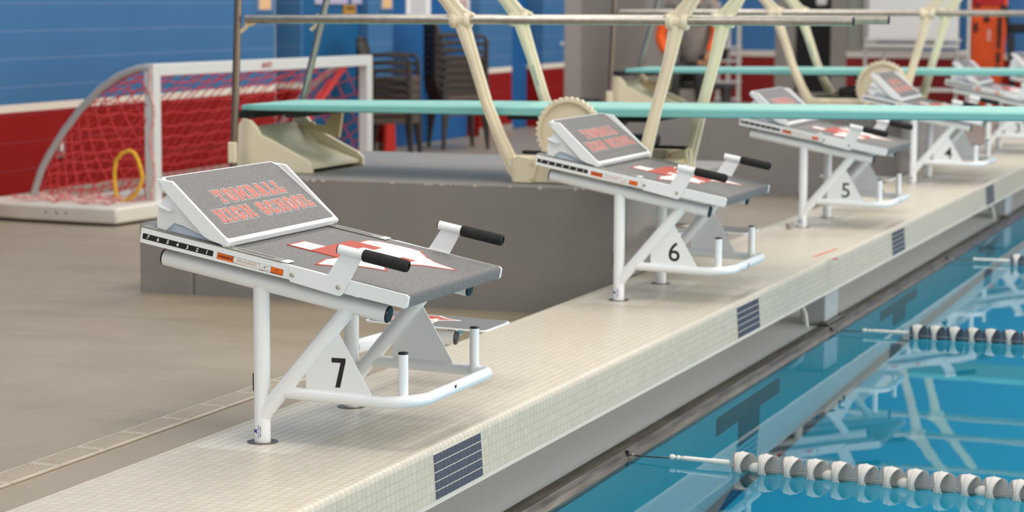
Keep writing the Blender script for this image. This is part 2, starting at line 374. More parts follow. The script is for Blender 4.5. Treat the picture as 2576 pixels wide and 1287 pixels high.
GL = {
 'T': (6, [(1.3,0),(4.7,0),(4.7,1.1),(3.75,1.1),(3.75,5.7),(5.1,5.7),(5.1,4.5),(6,4.5),(6,7),(0,7),(0,4.5),(.9,4.5),(.9,5.7),(2.25,5.7),(2.25,1.1),(1.3,1.1)], []),
 'O': (5.4, [(1.2,0),(4.2,0),(5.4,1.2),(5.4,5.8),(4.2,7),(1.2,7),(0,5.8),(0,1.2)], [[(2,1.5),(3.4,1.5),(3.7,1.8),(3.7,5.2),(3.4,5.5),(2,5.5),(1.7,5.2),(1.7,1.8)]]),
 'M': (8, [(0,0),(2.9,0),(2.9,1.1),(2.3,1.1),(2.3,4.2),(3.6,1.0),(4.4,1.0),(5.7,4.2),(5.7,1.1),(5.1,1.1),(5.1,0),(8,0),(8,1.1),(7.3,1.1),(7.3,5.9),(8,5.9),(8,7),(5.6,7),(4,3.3),(2.4,7),(0,7),(0,5.9),(.7,5.9),(.7,1.1),(0,1.1)], []),
 'B': (5.6, [(0,0),(4.4,0),(5.6,1.2),(5.6,3.0),(5.1,3.5),(5.6,4.0),(5.6,5.8),(4.4,7),(0,7),(0,5.9),(.7,5.9),(.7,1.1),(0,1.1)], [[(2.3,1.3),(3.6,1.3),(3.9,1.6),(3.9,2.6),(3.6,2.9),(2.3,2.9)], [(2.3,4.2),(3.6,4.2),(3.9,4.5),(3.9,5.4),(3.6,5.7),(2.3,5.7)]]),
 'A': (6.6, [(0,0),(2.6,0),(2.6,1.1),(2.2,1.1),(2.45,2.0),(4.15,2.0),(4.4,1.1),(4.0,1.1),(4.0,0),(6.6,0),(6.6,1.1),(6.0,1.1),(4.5,7),(2.1,7),(.6,1.1),(0,1.1)], [[(2.8,3.2),(3.8,3.2),(3.3,5.2)]]),
 'L': (5, [(0,0),(5,0),(5,2.6),(3.9,2.6),(3.9,1.2),(2.4,1.2),(2.4,5.9),(3.1,5.9),(3.1,7),(0,7),(0,5.9),(.8,5.9),(.8,1.1),(0,1.1)], []),
 'H': (6.4, [(0,0),(2.8,0),(2.8,1.1),(2.3,1.1),(2.3,2.9),(4.1,2.9),(4.1,1.1),(3.6,1.1),(3.6,0),(6.4,0),(6.4,1.1),(5.7,1.1),(5.7,5.9),(6.4,5.9),(6.4,7),(3.6,7),(3.6,5.9),(4.1,5.9),(4.1,4.1),(2.3,4.1),(2.3,5.9),(2.8,5.9),(2.8,7),(0,7),(0,5.9),(.7,5.9),(.7,1.1),(0,1.1)], []),
 'I': (3.2, [(0,0),(3.2,0),(3.2,1.1),(2.4,1.1),(2.4,5.9),(3.2,5.9),(3.2,7),(0,7),(0,5.9),(.8,5.9),(.8,1.1),(0,1.1)], []),
 'G': (5.6, [(1.2,0),(4.4,0),(5.6,1.2),(5.6,3.8),(3.1,3.8),(3.1,2.7),(4.0,2.7),(4.0,1.8),(3.7,1.5),(2.0,1.5),(1.7,1.8),(1.7,5.2),(2.0,5.5),(3.7,5.5),(4.0,5.2),(4.0,4.7),(5.6,4.7),(5.6,5.8),(4.4,7),(1.2,7),(0,5.8),(0,1.2)], []),
 'C': (5.6, [(1.2,0),(4.4,0),(5.6,1.2),(5.6,2.3),(4.0,2.3),(4.0,1.8),(3.7,1.5),(2.0,1.5),(1.7,1.8),(1.7,5.2),(2.0,5.5),(3.7,5.5),(4.0,5.2),(4.0,4.7),(5.6,4.7),(5.6,5.8),(4.4,7),(1.2,7),(0,5.8),(0,1.2)], []),
 'S': (5.4, [(1.2,0),(4.2,0),(5.4,1.2),(5.4,3.1),(4.3,4.1),(1.7,4.4),(1.7,5.2),(2.0,5.5),(3.5,5.5),(3.8,5.2),(3.8,4.8),(5.3,4.8),(5.3,5.8),(4.1,7),(1.2,7),(0,5.8),(0,3.9),(1.0,2.9),(3.7,2.6),(3.7,1.8),(3.4,1.5),(2.0,1.5),(1.7,1.8),(1.7,2.2),(0,2.2),(0,1.2)], []),
}
def area(p): return sum(p[i][0]*p[(i+1) % len(p)][1]-p[(i+1) % len(p)][0]*p[i][1] for i in range(len(p)))/2
def grow(p, d, hole=False):
    if area(p) < 0: p = p[::-1]
    d = -d if hole else d; n = len(p); out = []
    for i in range(n):
        a, b, c = Vector(p[i-1]), Vector(p[i]), Vector(p[(i+1) % n])
        n1 = (b-a).normalized(); n1 = Vector((n1.y, -n1.x)); n2 = (c-b).normalized(); n2 = Vector((n2.y, -n2.x))
        mv = n1+n2; k = mv.dot(n1)
        mv = mv*(d/k) if abs(k) > .25 else mv*(d/.25)
        out.append((b.x+mv.x, b.y+mv.y))
    return out
def slab_text(mb, s, w, h, cx, cy, fn, d, z0, z1):
    gap = 1.55; tot = sum((GL[c][0] if c != ' ' else 2.6)+gap for c in s)-gap; kx = w/tot; ky = h/7; x = -tot/2
    for c in s:
        if c == ' ': x += 2.6+gap; continue
        wd, outl, holes = GL[c]
        o = grow(outl, d); hs = [grow(q, d, True) for q in holes]
        f = lambda a, b, dd, x=x: fn(cx+(a+x)*kx, cy+(b-3.5)*ky, dd)
        mb.prism(o, f, z0, z1, hs); x += wd+gap

# ------------------------------------------------------------------ setting: deck, coping, gutter, pool
LANE = 2.743; YC7 = .173; ZF = -.15; WL = -5.1; YB = 21.0; ZW = -.305
def fz(y): t = min(1, max(0, (y-.7)/2.2)); t = t*t*(3-2*t); return ZF*t
mb = MB(); ys = [-6, -3, .7]+[.7+2.2*k/12 for k in range(1, 13)]+[5, 9, 14, 21.2]
for a, b in zip(ys, ys[1:]): mb.add([(WL-.2, a, fz(a)-.0006), (-.52, a, fz(a)-.0006), (-.52, b, fz(b)-.0006), (WL-.2, b, fz(b)-.0006)], [(0, 1, 2, 3)])
o = mb.build('floor', DECK, ang=60); setting(o)
for v in o.data.vertices: pass
mb = MB().box(WL-.2, -.545, -6, 21.2, -.5, -.3); setting(mb.build('floor', CONC))
# coping: tiled top with bullnose, tiled face
mb = MB(); r = .012; prof = [(-.547, -.19), (-.547, 0)]+[(-r+r*sin(a), -r+r*cos(a)) for a in [k*pi/12 for k in range(7)]]+[(.0005, -.0169)]
y0, y1 = -4.0, 21.2
vs = [(x, y, z) for y in (y0, y1) for x, z in prof]; n = len(prof)
mb.add(vs, [(i, i+1, i+1+n, i+n) for i in range(n-1)], True)
o = mb.build('coping_top', TILE, ang=50); setting(o)
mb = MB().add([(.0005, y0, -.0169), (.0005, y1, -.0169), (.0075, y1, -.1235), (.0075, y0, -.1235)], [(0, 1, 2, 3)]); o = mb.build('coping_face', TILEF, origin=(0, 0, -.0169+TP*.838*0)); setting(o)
o.data.update()
mb = MB().box(-.54, .0075, y0, y1, -.135, -.1236).box(-.54, -.0005, y0, y1, -.1236, -.0195); setting(mb.build('coping_core', CONC))
mb = MB().box(-.54, -.40, y0, y1, -.6, -.135); setting(mb.build('coping_foundation', CONC))
# dark mosaic targets on the coping face, one per lane
nm = {0: 'nearest dark blue tile square on the coping face, below block 7', 1: 'second dark blue tile square on the coping face, below block 6',
      2: 'third dark blue tile square along the coping face, below block 5', 3: 'farthest clear dark blue tile square on the coping face, below block 4'}
for i in range(5):
    Y0 = i*LANE; P = .1063/5
    t = empty('tile_marker', (.006, Y0+6*TP, -.07))
    tag(t, nm.get(i, 'small blurred dark tile square on the coping face at the right edge'), 'tile marker', 'dark tile squares on the coping face')
    b = MB().add([(.0012, Y0, -.0169), (.0012, Y0+12*TP, -.0169), (.0084, Y0+12*TP, -.1232), (.0084, Y0, -.1232), (.0002, Y0, -.0169), (.0002, Y0+12*TP, -.0169), (.0074, Y0+12*TP, -.1232), (.0074, Y0, -.1232)],
                 [(0, 1, 2, 3), (4, 7, 6, 5), (0, 4, 5, 1), (3, 2, 6, 7), (0, 3, 7, 4), (1, 5, 6, 2)])
    b.build('grout_bed', mat('pale grout', (214, 208, 196), .8) if i == 0 else bpy.data.materials['pale grout'], t, t.location)
    b = MB(); g = .0012
    for r_ in range(5):
        for c in range(12):
            y = Y0+c*TP; z = -.0169-r_*P; xo = .0012+(r_*P)/.1063*.0072; xi = .0012+((r_+1)*P)/.1063*.0072
            b.add([(xo+.0008, y+g, z-g), (xo+.0008, y+TP-g, z-g), (xi+.0008, y+TP-g, z-P+g), (xi+.0008, y+g, z-P+g)], [(0, 1, 2, 3)])
    if i == 0: DTILE = grit('dark blue speckled tile', (50, 54, 68), .5, 2.4, 420)
    b.build('mosaic', DTILE, t, t.location)
# gutter
mb = MB(); Y = -4.0
while Y < 16.0:
    mb.box(-.40, -.054, Y, Y+.0226, -.305, -.287); Y += .0254
o = mb.build('gutter_grate', GRATE); tag(o, 'long pale slatted gutter grate between the coping and the steel pool lip', 'gutter grate')
setting(MB().box(-.40, -.056, y0, y1, -.42, -.33).build('gutter_trough', GRATED))
mb = MB(); prof = [(-.056, -.36), (-.056, -.284), (-.053, -.281), (-.012, -.281), (-.006, -.2805), (-.003, -.283), (.004, -.296), (.012, -.302), (.020, -.306), (.0215, -.3615)]
n = len(prof); mb.add([(x, y, z) for y in (y0, y1) for x, z in prof], [(i, i+1, i+1+n, i+n) for i in range(n-1)])
o = mb.build('pool_lip', STEELG, ang=20); tag(o, 'grimy stainless steel pool lip running beside the water', 'pool lip')
# supports under the coping, with a hose beside each
for (Yc, lb) in ((4.36, 'steel box bracket holding up the coping, below block 6'), (9.35, 'steel box bracket under the coping at the right edge of the photo')):
    t = empty('coping_bracket', (-.05, Yc, -.285)); tag(t, lb, 'bracket', 'steel brackets under the coping')
    MB().bbox(-.14, -.035, Yc-.05, Yc+.19, -.284, -.136, .004).build('box_post', mat('grey galvanised paint', (168, 172, 172), .5) if 'grey galvanised paint' not in bpy.data.materials else bpy.data.materials['grey galvanised paint'], t, t.location)
    MB().bbox(-.052, -.012, Yc-.1, Yc+.24, -.2795, -.268, .003).build('foot_plate', STEELG, t, t.location)
    MB().tube([(-.16, Yc-.12, -.15), (-.12, Yc-.12, -.19), (-.10, Yc-.13, -.23), (-.085, Yc-.16, -.282)], .008, 10).build('hose', GLASSY, t, t.location)
# pool shell
PX1, PY0, PY1, PD = 13.0, -7.0, 20.95, -1.66
setting(MB().box(-.055, .0215, PY0, PY1, PD-.1, -.362).build('pool_wall_side', POOLT))
setting(MB().box(.0, PX1, PY0, PY1, PD-.2, PD).build('pool_floor', POOLF))
setting(MB().box(.0, PX1, PY1, PY1+.3, PD, ZF).build('pool_wall_far', POOLT))
setting(MB().box(PX1, PX1+.3, PY0, PY1+.3, PD, ZF).build('pool_wall_right', POOLT))
mb = MB().box(.0, PX1, YB-.0, YB+.3, -.2, ZF); 
for i in range(5):
    c = YC7+i*LANE-.06
    o = MB().prism([(-.43, -.50), (.43, -.50), (.43, -.77), (.14, -.77), (.14, -1.17), (-.14, -1.17), (-.14, -.77), (-.43, -.77)], lambda a, b, d: Vector((.0215+d, c+a, b)), .0005, .004).build('wall_target', TILEP)
    tag(o, ['dark underwater cross target on the pool wall below block 7', 'dark underwater cross target on the pool wall below block 6', 'dark underwater cross target on the pool wall below block 5', 'dark underwater cross target on the pool wall below block 4', 'dark underwater cross target farthest along the pool wall'][i], 'target', 'underwater wall targets')
    o2 = MB().box(1.5, 9, c-.125, c+.125, PD+.0005, PD+.003).build('lane_line', TILEP)
    tag(o2, ['underwater dark floor line of the lane of block 7', 'underwater dark floor line of the lane of block 6', 'underwater dark floor line of the lane of block 5', 'underwater dark floor line of the lane of block 4', 'underwater dark floor line of the farthest lane'][i], 'lane line', 'lane lines on the pool floor')
o = MB().box(.024, .070, PY0, PY1, PD+.0006, PD+.01).build('floor_stripe', TILEP); tag(o, 'long dark tile stripe underwater at the foot of the pool wall', 'tile stripe')
o = MB().add([(.0195, PY0, ZW), (PX1-.002, PY0, ZW), (PX1-.002, PY1-.002, ZW), (.0195, PY1-.002, ZW)], [(0, 1, 2, 3)]).build('pool_water', WATER)
tag(o, 'calm turquoise pool water reflecting the starting blocks', 'water', kind='stuff')
# slotted drain in the deck
def drain():
    t = empty('drain_grate', (0, 0, 0)); b = MB().box(-.042, .042, .0012, .1988, .0, .0022); b.build('frame', DRAINM, t)
    b = MB()
    for k in range(7):
        x = -.034+k*.0096; b.box(x, x+.0032, .010, .190, .0022, .0026)
    b.build('slots', DRAINS, t); return t
d0 = drain(); Y = -1.5; k = 0
while Y < 2.9:
    t = d0 if k == 0 else copy_tree(d0); t.location = (-.718, Y, fz(Y+.1)+.001)
    t.rotation_euler.x = atan2(fz(Y+.2)-fz(Y), .2)
    tag(t, 'beige slotted drain grate in a row along the deck beside the tiled coping', 'drain grate', 'drain grates in the deck'); Y += .2; k += 1
o = MB().box(-.763, -.673, -1.6, .69, -.012, .0006).build('drain_channel', DRAINS); tag(o, 'dark joint round the row of drain grates in the deck', 'drain channel')

# ------------------------------------------------------------------ starting block
AL = radians(10.81); PE = Vector((cos(AL), 0, -sin(AL))); PN = Vector((sin(AL), 0, cos(AL))); PO = Vector((-.0074, 0, .3692))
def pl(s, y, n): return PO+PE*s+PN*n+Vector((0, y, 0))        # platform frame: s<=0 backwards, y across, n up
WA = radians(38.6); WE = Vector((-cos(WA), 0, sin(WA))); WN = Vector((sin(WA), 0, cos(WA))); WO = Vector((-.4478, 0, .4684))
def wd(a, y, n): return WO+WE*a+WN*n+Vector((0, y, 0))
LOGO = [(-.400, -.085), (-.400, -.005), (-.338, .0), (-.335, .06), (-.330, .10), (-.322, .15), (-.322, .20), (-.30, .222), (-.26, .228), (-.22, .232), (-.19, .225), (-.180, .205), (-.165, .19), (-.150, .165), (-.135, .155), (-.115, .135), (-.09, .125), (-.06, .114), (-.052, .106), (-.07, .095), (-.115, .07), (-.145, .035), (-.155, .0), (-.150, -.04), (-.165, -.06), (-.145, -.10), (-.175, -.112), (-.205, -.13), (-.225, -.18), (-.262, -.22), (-.275, -.15), (-.265, -.085)]
TEE = [(-.345, -.088), (-.345, .150), (-.262, .150), (-.262, .100), (-.290, .100), (-.290, .066), (-.185, .066), (-.185, .10), (-.150, .10), (-.150, -.02), (-.185, -.02), (-.185, .004), (-.290, .004), (-.290, -.035), (-.262, -.035), (-.262, -.088)]
DIG = {7: '7', 6: '6', 5: '5', 4: '4', 3: '3', 2: '2', 1: '1'}
def rr(w, h, r, n=4):
    p = []
    for cx, cy, a0 in ((w/2-r, h/2-r, 0), (-w/2+r, h/2-r, 90), (-w/2+r, -h/2+r, 180), (w/2-r, -h/2+r, 270)):
        for k in range(n+1): a = radians(a0+90*k/n); p.append((cx+r*cos(a), cy+r*sin(a)))
    return p
def numeral(num, parent):
    b = MB(); pt = lambda a, c: Vector((-.198+a, -.2545, .1745+c))
    if num == 7:
        b.prism([(-.018, .034), (-.018, .0235), (.0045, .0235), (-.009, -.034), (.0025, -.034), (.0165, .0265), (.0165, .034)], lambda a, c, d: pt(a, c)+Vector((0, d, 0)), 0, -.0008)
    else:
        put_text(b, str(num), .09, pt, fit=(0, .066), bold=.0006); n0 = len(b.v)
    o = b.build('numeral', INK, parent); o['label'] = 'large black lane number %d' % num
    b = MB(); R_ = .0150
    def cyl(a, c): th = c/R_-.12; return Vector((-.004+cos(th)*R_, -.05+a, .1185+sin(th)*R_))
    put_text(b, str(num), .02, cyl, fit=(0, .022), bold=.002); o = b.build('bar_numeral', INK, parent); o['label'] = 'small black lane number %d' % num
    return o
def make_block():
    T = empty('starting_block', (0, 0, 0))
    TR = .0197
    ZP = 0
    # frame tubes
    for sy in (-1, 1):
        y = sy*.2529
        a, b_ = Vector((-.643, y, .4225)), Vector((-.076, y, .3153)); u = (b_-a).normalized()
        mt = MB().tube([a, b_], TR, 28).build('main_tube', WHITE, T)
        for e, sgn, nm_ in ((a, -1, 'end_cap'), (b_, 1, 'end_cap')):
            MB().lathe([(TR*1.01, -.001), (TR*1.01, .002), (TR*.9, .0042), (.0001, .0048)], e, u*sgn, 28).build(nm_, BLACKP, mt)
        po = MB().tube([(-.394, y, .001), (-.394, y, .365)], .0192, 28).build('post', WHITE, T)
        MB().lathe([(.0194, .0), (.035, .0), (.036, .0015), (.0001, .0016)], (-.394, y, .0004), (0, 0, 1), 36).build('floor_socket', mat('worn steel socket', (132, 122, 112), .35, metal=.8) if sy < 0 and 'worn steel socket' not in bpy.data.materials else bpy.data.materials['worn steel socket'], po)
        MB().bbox(-.4165, -.409, y-.007, y+.007, .118, .163, .003).build('clip', BLACKP, po)
        br = MB().tube([(-.392, y, .062), (-.381, y, .079), (-.186, y, .3085), (-.172, y, .325)], .0185, 28).build('brace', WHITE, T)
        pa = [(-.2005, .268), (-.281, .178), (-.281, .125), (-.112, .118)]
        sp = MB().prism(pa, lambda a, c, d: Vector((a, y+d, c)), -.0015, .0015).build('number_plate', WHITE, T)
        if sy < 0: NP = sp; NPY = y
        if sy < 0:
            b = MB(); R_ = .0194
            def cy_(a, c, th0): th = th0+a/R_; return Vector((-.394+cos(th)*R_, y+sin(th)*R_, .028+c))
            # vertical maker's lettering on the post, readable sideways
            put_text(b, 'SPECTRUM', .02, lambda a, c: cy_(a, c, radians(-106)-.036/R_), fit=(.072, .0100), bold=.0008)
            put_text(b, 'Spectrum Aquatics', .01, lambda a, c: cy_(-c, a, radians(-94)), fit=(.031, .0042), bold=.0002)
            put_text(b, '800.791.8056', .01, lambda a, c: cy_(-c, a, radians(-79)), fit=(.024, .0036), bold=.0002)
            o = b.build('maker_lettering', BLUEINK, po); o['label'] = 'small dark blue lettering'
    # foot bar: U tube with round corners
    pts = [(-.345, -.2529, .1215), (-.12, -.2529, .1140)]
    for k in range(0, 9):
        a = k*pi/2/8; pts.append((-.085+.081*sin(a), -.1719-.081*cos(a), .1135+.0045*(k/8)))
    half = [Vector(p) for p in pts]; full = half+[Vector((p.x, -p.y, p.z)) for p in reversed(half)]
    MB().tube(full, .0145, 22).build('foot_bar', WHITE, T)
    for sy in (-1, 1):
        fp = MB().tube([(-.051, sy*.2252, .114), (-.051, sy*.2252, .222)], .0118, 22).build('foot_post', WHITE, T)
        MB().lathe([(.0121, .0), (.0121, .003), (.010, .0048), (.0001, .0052)], (-.051, sy*.2252, .2218), (0, 0, 1), 24).build('end_cap', BLACKP, fp)
    # platform: grit deck wraps over the nose, white side rails
    b = MB()
    prof = [(-.682, -.003), (-.006, -.0005), (-.001, -.003), (.001, -.009), (.0005, -.031), (-.012, -.034), (-.682, -.031)]
    b.prism(prof, lambda a, c, d: pl(a, d, c), -.292, .292)
    dk = b.build('deck', GRIT, T, ang=50)
    for sy in (-1, 1):
        b = MB().prism([(-.6835, -.0015), (-.004, -.0015), (.003, -.006), (.003, -.028), (-.002, -.0335), (-.6820, -.038)], lambda a, c, d: pl(a, sy*d, c), .292, .300)
        sr = b.build('side_rail', WHITE, T, bevel=.0012)
        b = MB().prism([(-.6835, -.001), (-.318, -.001), (-.318, .0012), (-.6835, .0012)], lambda a, c, d: pl(a, sy*d, c), .262, .3005); ch = b.build('adjustment_channel', ALU, T)
        b = MB()
        b.box(0, 0, 0, 0, 0, 0); b.v.clear(); b.f.clear(); b.sm.clear()
        b.prism([(-.44, .0013), (-.345, .0013), (-.345, .0016), (-.44, .0016)], lambda a, c, d: pl(a, sy*d, c), .277, .281)
        for k in range(5): b.prism([(-.665+k*.045, .0013), (-.64+k*.045, .0013), (-.64+k*.045, .0016), (-.665+k*.045, .0016)], lambda a, c, d: pl(a, sy*d, c), .272, .275)
        b.build('slots', GRIPB, ch)
        b = MB().prism([(-.320, .0005), (-.303, .0005), (-.303, .0022), (-.320, .0022)], lambda a, c, d: pl(a, sy*d, c), .262, .299); b.build('channel_stop', WHITE, T)
        # grab handle
        g = MB().prism([(-.2952, -.004), (-.2880, -.001), (-.2050, -.002), (-.1985, .000), (-.176, .052), (-.1245, .052), (-.1545, -.036), (-.1600, -.0415), (-.166, -.0425), (-.286, -.0385), (-.2915, -.034)], lambda a, c, d: pl(a, sy*d, c), .3005, .3040).build('handle_plate', WHITE, T, bevel=.0008)
        for (bs, bn) in ((-.2845, -.0215), (-.168, -.0225)):
            MB().lathe([(.0001, .0028), (.0022, .003), (.0026, .0022), (.0052, .0018), (.006, .0008), (.0061, 0)], pl(bs, sy*.304, bn), (0, sy, 0), 20).build('bolt', CHROME, g)
        hy = sy*.3015
        MB().tube([pl(-.1825, hy, .0625), pl(-.118, hy, .0625)], .0112, 22).build('handle_tube', WHITE, T)
        MB().lathe([(.0114, 0), (.0114, .0016), (.010, .003), (.0001, .0032)], pl(-.1823, hy, .0625), -PE, 22).build('end_cap', BLACKP, T)
        MB().lathe([(.0001, 0), (.012, .0), (.0140, .002), (.0143, .006), (.0143, .106), (.0125, .1105), (.009, .112), (.0085, .108), (.0001, .108)], pl(-.1215, hy, .0625), PE, 26).build('foam_grip', FOAM, T)
        # decals on the rail
        f = lambda a, c: pl(a if sy < 0 else a, sy*.3006, c)
        st = MB().prism([(x-.5835, z-.021) for x, z in rr(.186, .0132, .002)], lambda a, c, d: pl(a, sy*d, c), .3, .3004).build('number_strip', INK, T)
        b = MB()
        for k, ch_ in enumerate('7654321'): put_text(b, ch_, .014, lambda a, c, k=k: pl((-.5835-.078+k*.0258)+(a if sy < 0 else -a), sy*.30055, -.021+c), fit=(0, .0092), bold=.0004, shear=.2)
        b.build('numerals', LWHITE, st)
        lb = MB().prism([(-.480, -.0145), (-.3095, -.0158), (-.3095, -.0306), (-.480, -.0294)], lambda a, c, d: pl(a, sy*d, c), .3, .3003).build('warning_label', INK, T)
        for x0, x1, mm in ((-.4792, -.4378, ORANGE), (-.4368, -.3698, LWHITE), (-.369, -.341, LWHITE), (-.340, -.3103, ORANGE)):
            MB().prism([(x0, -.0153), (x1, -.0163), (x1, -.0298), (x0, -.0288)], lambda a, c, d: pl(a, sy*d, c), .3003, .3005).build('label_panel', mm, lb)
        sg = 1 if sy < 0 else -1
        b = MB(); put_text(b, 'WARNING', .01, lambda a, c: pl(-.4585+sg*a, sy*.3006, -.0221+c), fit=(.037, .0064), bold=.0004)
        put_text(b, 'EXECUTE SHALLOW RACING DIVES ONLY.', .004, lambda a, c: pl(-.4033+sg*a, sy*.3006, -.0224+c), fit=(.052, .0019), bold=.0001)
        put_text(b, 'FOR USE BY', .004, lambda a, c: pl(-.4215+sg*a*1, sy*.3006, -.0188+c), fit=(.014, .0018), bold=.0001)
        for (cx) in (-.355, -.325):
            b.prism([(cx-.011, -.0232), (cx-.001, -.0232), (cx-.001, -.0268), (cx+.011, -.0268), (cx+.011, -.0262), (cx-.0004, -.0262), (cx-.0004, -.0227), (cx-.011, -.0227)], lambda a, c, d: pl(a, sy*d, c), .3005, .30065)
            b.prism([(cx-.003, -.0225), (cx-.0022, -.0225), (cx+.001, -.0192), (cx+.007, -.0205), (cx+.007, -.0199), (cx+.0005, -.0184), (cx-.0035, -.0205)], lambda a, c, d: pl(a, sy*d, c), .3005, .30065)
        put_text(b, 'X NO', .004, lambda a, c: pl(-.332+sg*a, sy*.3006, -.0283+c), fit=(.008, .002), bold=.0001)
        b.build('label_text', INK, lb)
        b = MB()
        put_text(b, 'TRAINED COMPETITIVE SWIMMERS ONLY.', .004, lambda a, c: pl(-.3925+sg*a, sy*.3006, -.0190+c), fit=(.040, .0018), bold=.0001)
        put_text(b, 'IMPACT WITH POOL BOTTOM CAN CAUSE SERIOUS INJURY.', .004, lambda a, c: pl(-.4033+sg*a, sy*.3006, -.0263+c), fit=(.062, .0019), bold=.0001)
        put_text(b, 'YES', .004, lambda a, c: pl(-.362+sg*a, sy*.3006, -.0282+c), fit=(.007, .002), bold=.0001)
        b.build('label_text', ORINK, lb)
    # underframe plates
    MB().prism([(-.60, -.032), (-.03, -.032), (-.03, -.040), (-.60, -.044)], lambda a, c, d: pl(a, d, c), -.262, -.244).build('mounting_strip', WHITE, T)
    MB().prism([(-.60, -.032), (-.03, -.032), (-.03, -.040), (-.60, -.044)], lambda a, c, d: pl(a, d, c), .244, .262).build('mounting_strip', WHITE, T)
    # logo
    lg = MB().prism([Vector(p) for p in grow(LOGO, .006)], lambda a, c, d: pl(a, c, d), -.0026, .0002).build('logo', RED, T); lg['label'] = 'coral outline of a state map on the deck'
    MB().prism(LOGO, lambda a, c, d: pl(a, c, d), .0, .0004).build('map_shape', OFFW, lg)
    MB().prism(TEE, lambda a, c, d: pl(a, c, d), .0002, .0006).build('letter_shape', RED, lg)
    # back plate (track start kicker)
    b = MB().prism([(.003, -.298), (.003, .298), (.008, .303), (.216, .303), (.234, .285), (.234, -.285), (.216, -.303), (.008, -.303)], lambda a, c, d: wd(a, c, d), -.020, -.0008)
    kk = b.build('back_plate', WPLAST, T, bevel=.003)
    MB().prism([(.014, -.283), (.014, .283), (.018, .290), (.214, .290), (.2285, .276), (.2285, -.276), (.214, -.290), (.018, -.290)], lambda a, c, d: wd(a, c, d), -.0008, .0006).build('grip_surface', GRIT, kk)
    for nm_, mm, dd, z in (('letter_outline', LETW, .58, .0010), ('letter_gap', GRIT, .34, .0013), ('lettering', LETR, .0, .0016)):
        b = MB()
        slab_text(b, 'TOMBALL', .350, .0415, .018, .142, lambda a, c, d: wd(c, a, d), dd, .0005, z)
        slab_text(b, 'HIGH SCHOOL', .500, .0415, .009, .0815, lambda a, c, d: wd(c, a, d), dd, .0005, z)
        o = b.build(nm_, mm, kk)
        if nm_ == 'lettering': o['label'] = 'coral block letters TOMBALL HIGH SCHOOL'
    for sy in (-1, 1):
        y = sy*.286
        # flange under the plate edge and curved bracket leg
        MB().prism([(-.6618, .1179), (-.6332, .0911), (-.5202, .0128), (-.5032, .0079), (-.4571, .0035), (-.453, .0150), (-.6223, .121)], lambda a, c, d: pl(a, sy*d, c), .2945, .3035).build('side_flange', WPLAST, T, bevel=.002)
        arc = [(-.6365, .0900), (-.6455, .074), (-.6525, .058), (-.6550, .0426), (-.6545, .022), (-.6500, .002), (-.6270, .0015), (-.6175, .0125), (-.6083, .0236), (-.585, .0215), (-.5302, .0110), (-.519, .0115)]
        MB().prism(arc, lambda a, c, d: pl(a, sy*d, c), .2805, .2855).build('bracket', WPLAST, T, bevel=.001)
        lv = [(-.6615, .0590), (-.6575, .0625), (-.63, .0575), (-.612, .0520), (-.612, .0485), (-.63, .0495), (-.656, .0550)]
        pts_ = [(-.662, .0), (-.655, .014), (-.64, .020), (-.62, .018), (-.612, .006), (-.612, -.002), (-.655, -.004)]
        MB().prism(pts_, lambda a, c, d: pl(a, sy*(.285+c), .0575+(a+.66)*-.12+d), -.002, .0025).build('release_lever', WPLAST, T, bevel=.001)
        MB().prism([(-.625, .0012), (-.50, .0012), (-.505, .010), (-.615, .020)], lambda a, c, d: pl(a, sy*d, c), .258, .276).build('slide_shoe', mat('translucent blue white slide', (206, 218, 232), .3) if 'translucent blue white slide' not in bpy.data.materials else bpy.data.materials['translucent blue white slide'], T)
    # mounting step on the far side
    py = .2529
    cur = [Vector((-.394, py+.012, .150)), Vector((-.394, .40, .146)), Vector((-.392, .56, .142))]
    for k in range(1, 9):
        a = k*pi/2/8; cur.append(Vector((-.392+.06*(1-cos(a)), .56+.06*sin(a)+.03, .142-.0017*k)))
    cur.append(Vector((-.268, .65, .128)))
    st = MB().tube(cur, .0185, 22).build('step_arm', WHITE, T)
    MB().lathe([(.0187, 0), (.0187, .002), (.016, .004), (.0001, .0045)], cur[-1], (1, 0, -.05), 24).build('end_cap', BLACKP, st)
    SP = [(x-.335, y_+.690) for x, y_ in rr(.35, .20, .022)]
    sf = lambda a, c, d: Vector((a, c, .165+d-(a+.335)*.03))
    MB().prism(SP, sf, -.004, .0).build('step_plate', WHITE, T)
    MB().prism([(x*.965-.335*.035, .69+(y_-.69)*.94) for x, y_ in SP], sf, 0, .0009).build('step_tread', GRIT, T)
    lg = MB().prism([(-.375+(a+.225)*.50, .68+c*.36) for a, c in grow(LOGO, .014)], sf, .0008, .0012).build('step_logo', OFFW, T)
    MB().prism([(-.375+(a+.225)*.50, .68+c*.36) for a, c in grow(LOGO, -.006)], sf, .0012, .0015).build('map_shape', RED, lg)
    MB().prism([(-.375+(a+.225)*.50, .68+c*.36) for a, c in grow(TEE, -.004)], sf, .0015, .0018).build('letter_shape', OFFW, lg)
    MB().bbox(-.30, -.27, .665, .715, .128, .162, .003).build('step_clamp', CHROME, T)
    return T, NP
T7, NP = make_block()
where = {7: 'nearest and in sharp focus', 6: 'second nearest, before the springboard stand', 5: 'third nearest, crossed by near springboard',
         4: 'fourth nearest, beyond near springboard', 3: 'blurred, cut by right edge', 2: 'farthest, only its back plate in view'}
blocks = {}
for num in (6, 5, 4, 3, 2):
    c = copy_tree(T7); blocks[num] = c
blocks[7] = T7
for num, t in blocks.items():
    t.location = (0, YC7+(7-num)*LANE, 0)
    if num == 5: t.location.x += .004
    tag(t, 'white starting block number %d, %s' % (num, where[num]), 'starting block', 'starting blocks along the pool edge')
    np_ = [ch for ch in t.children if ch.name.startswith('number_plate')][0]
    numeral(num, np_)

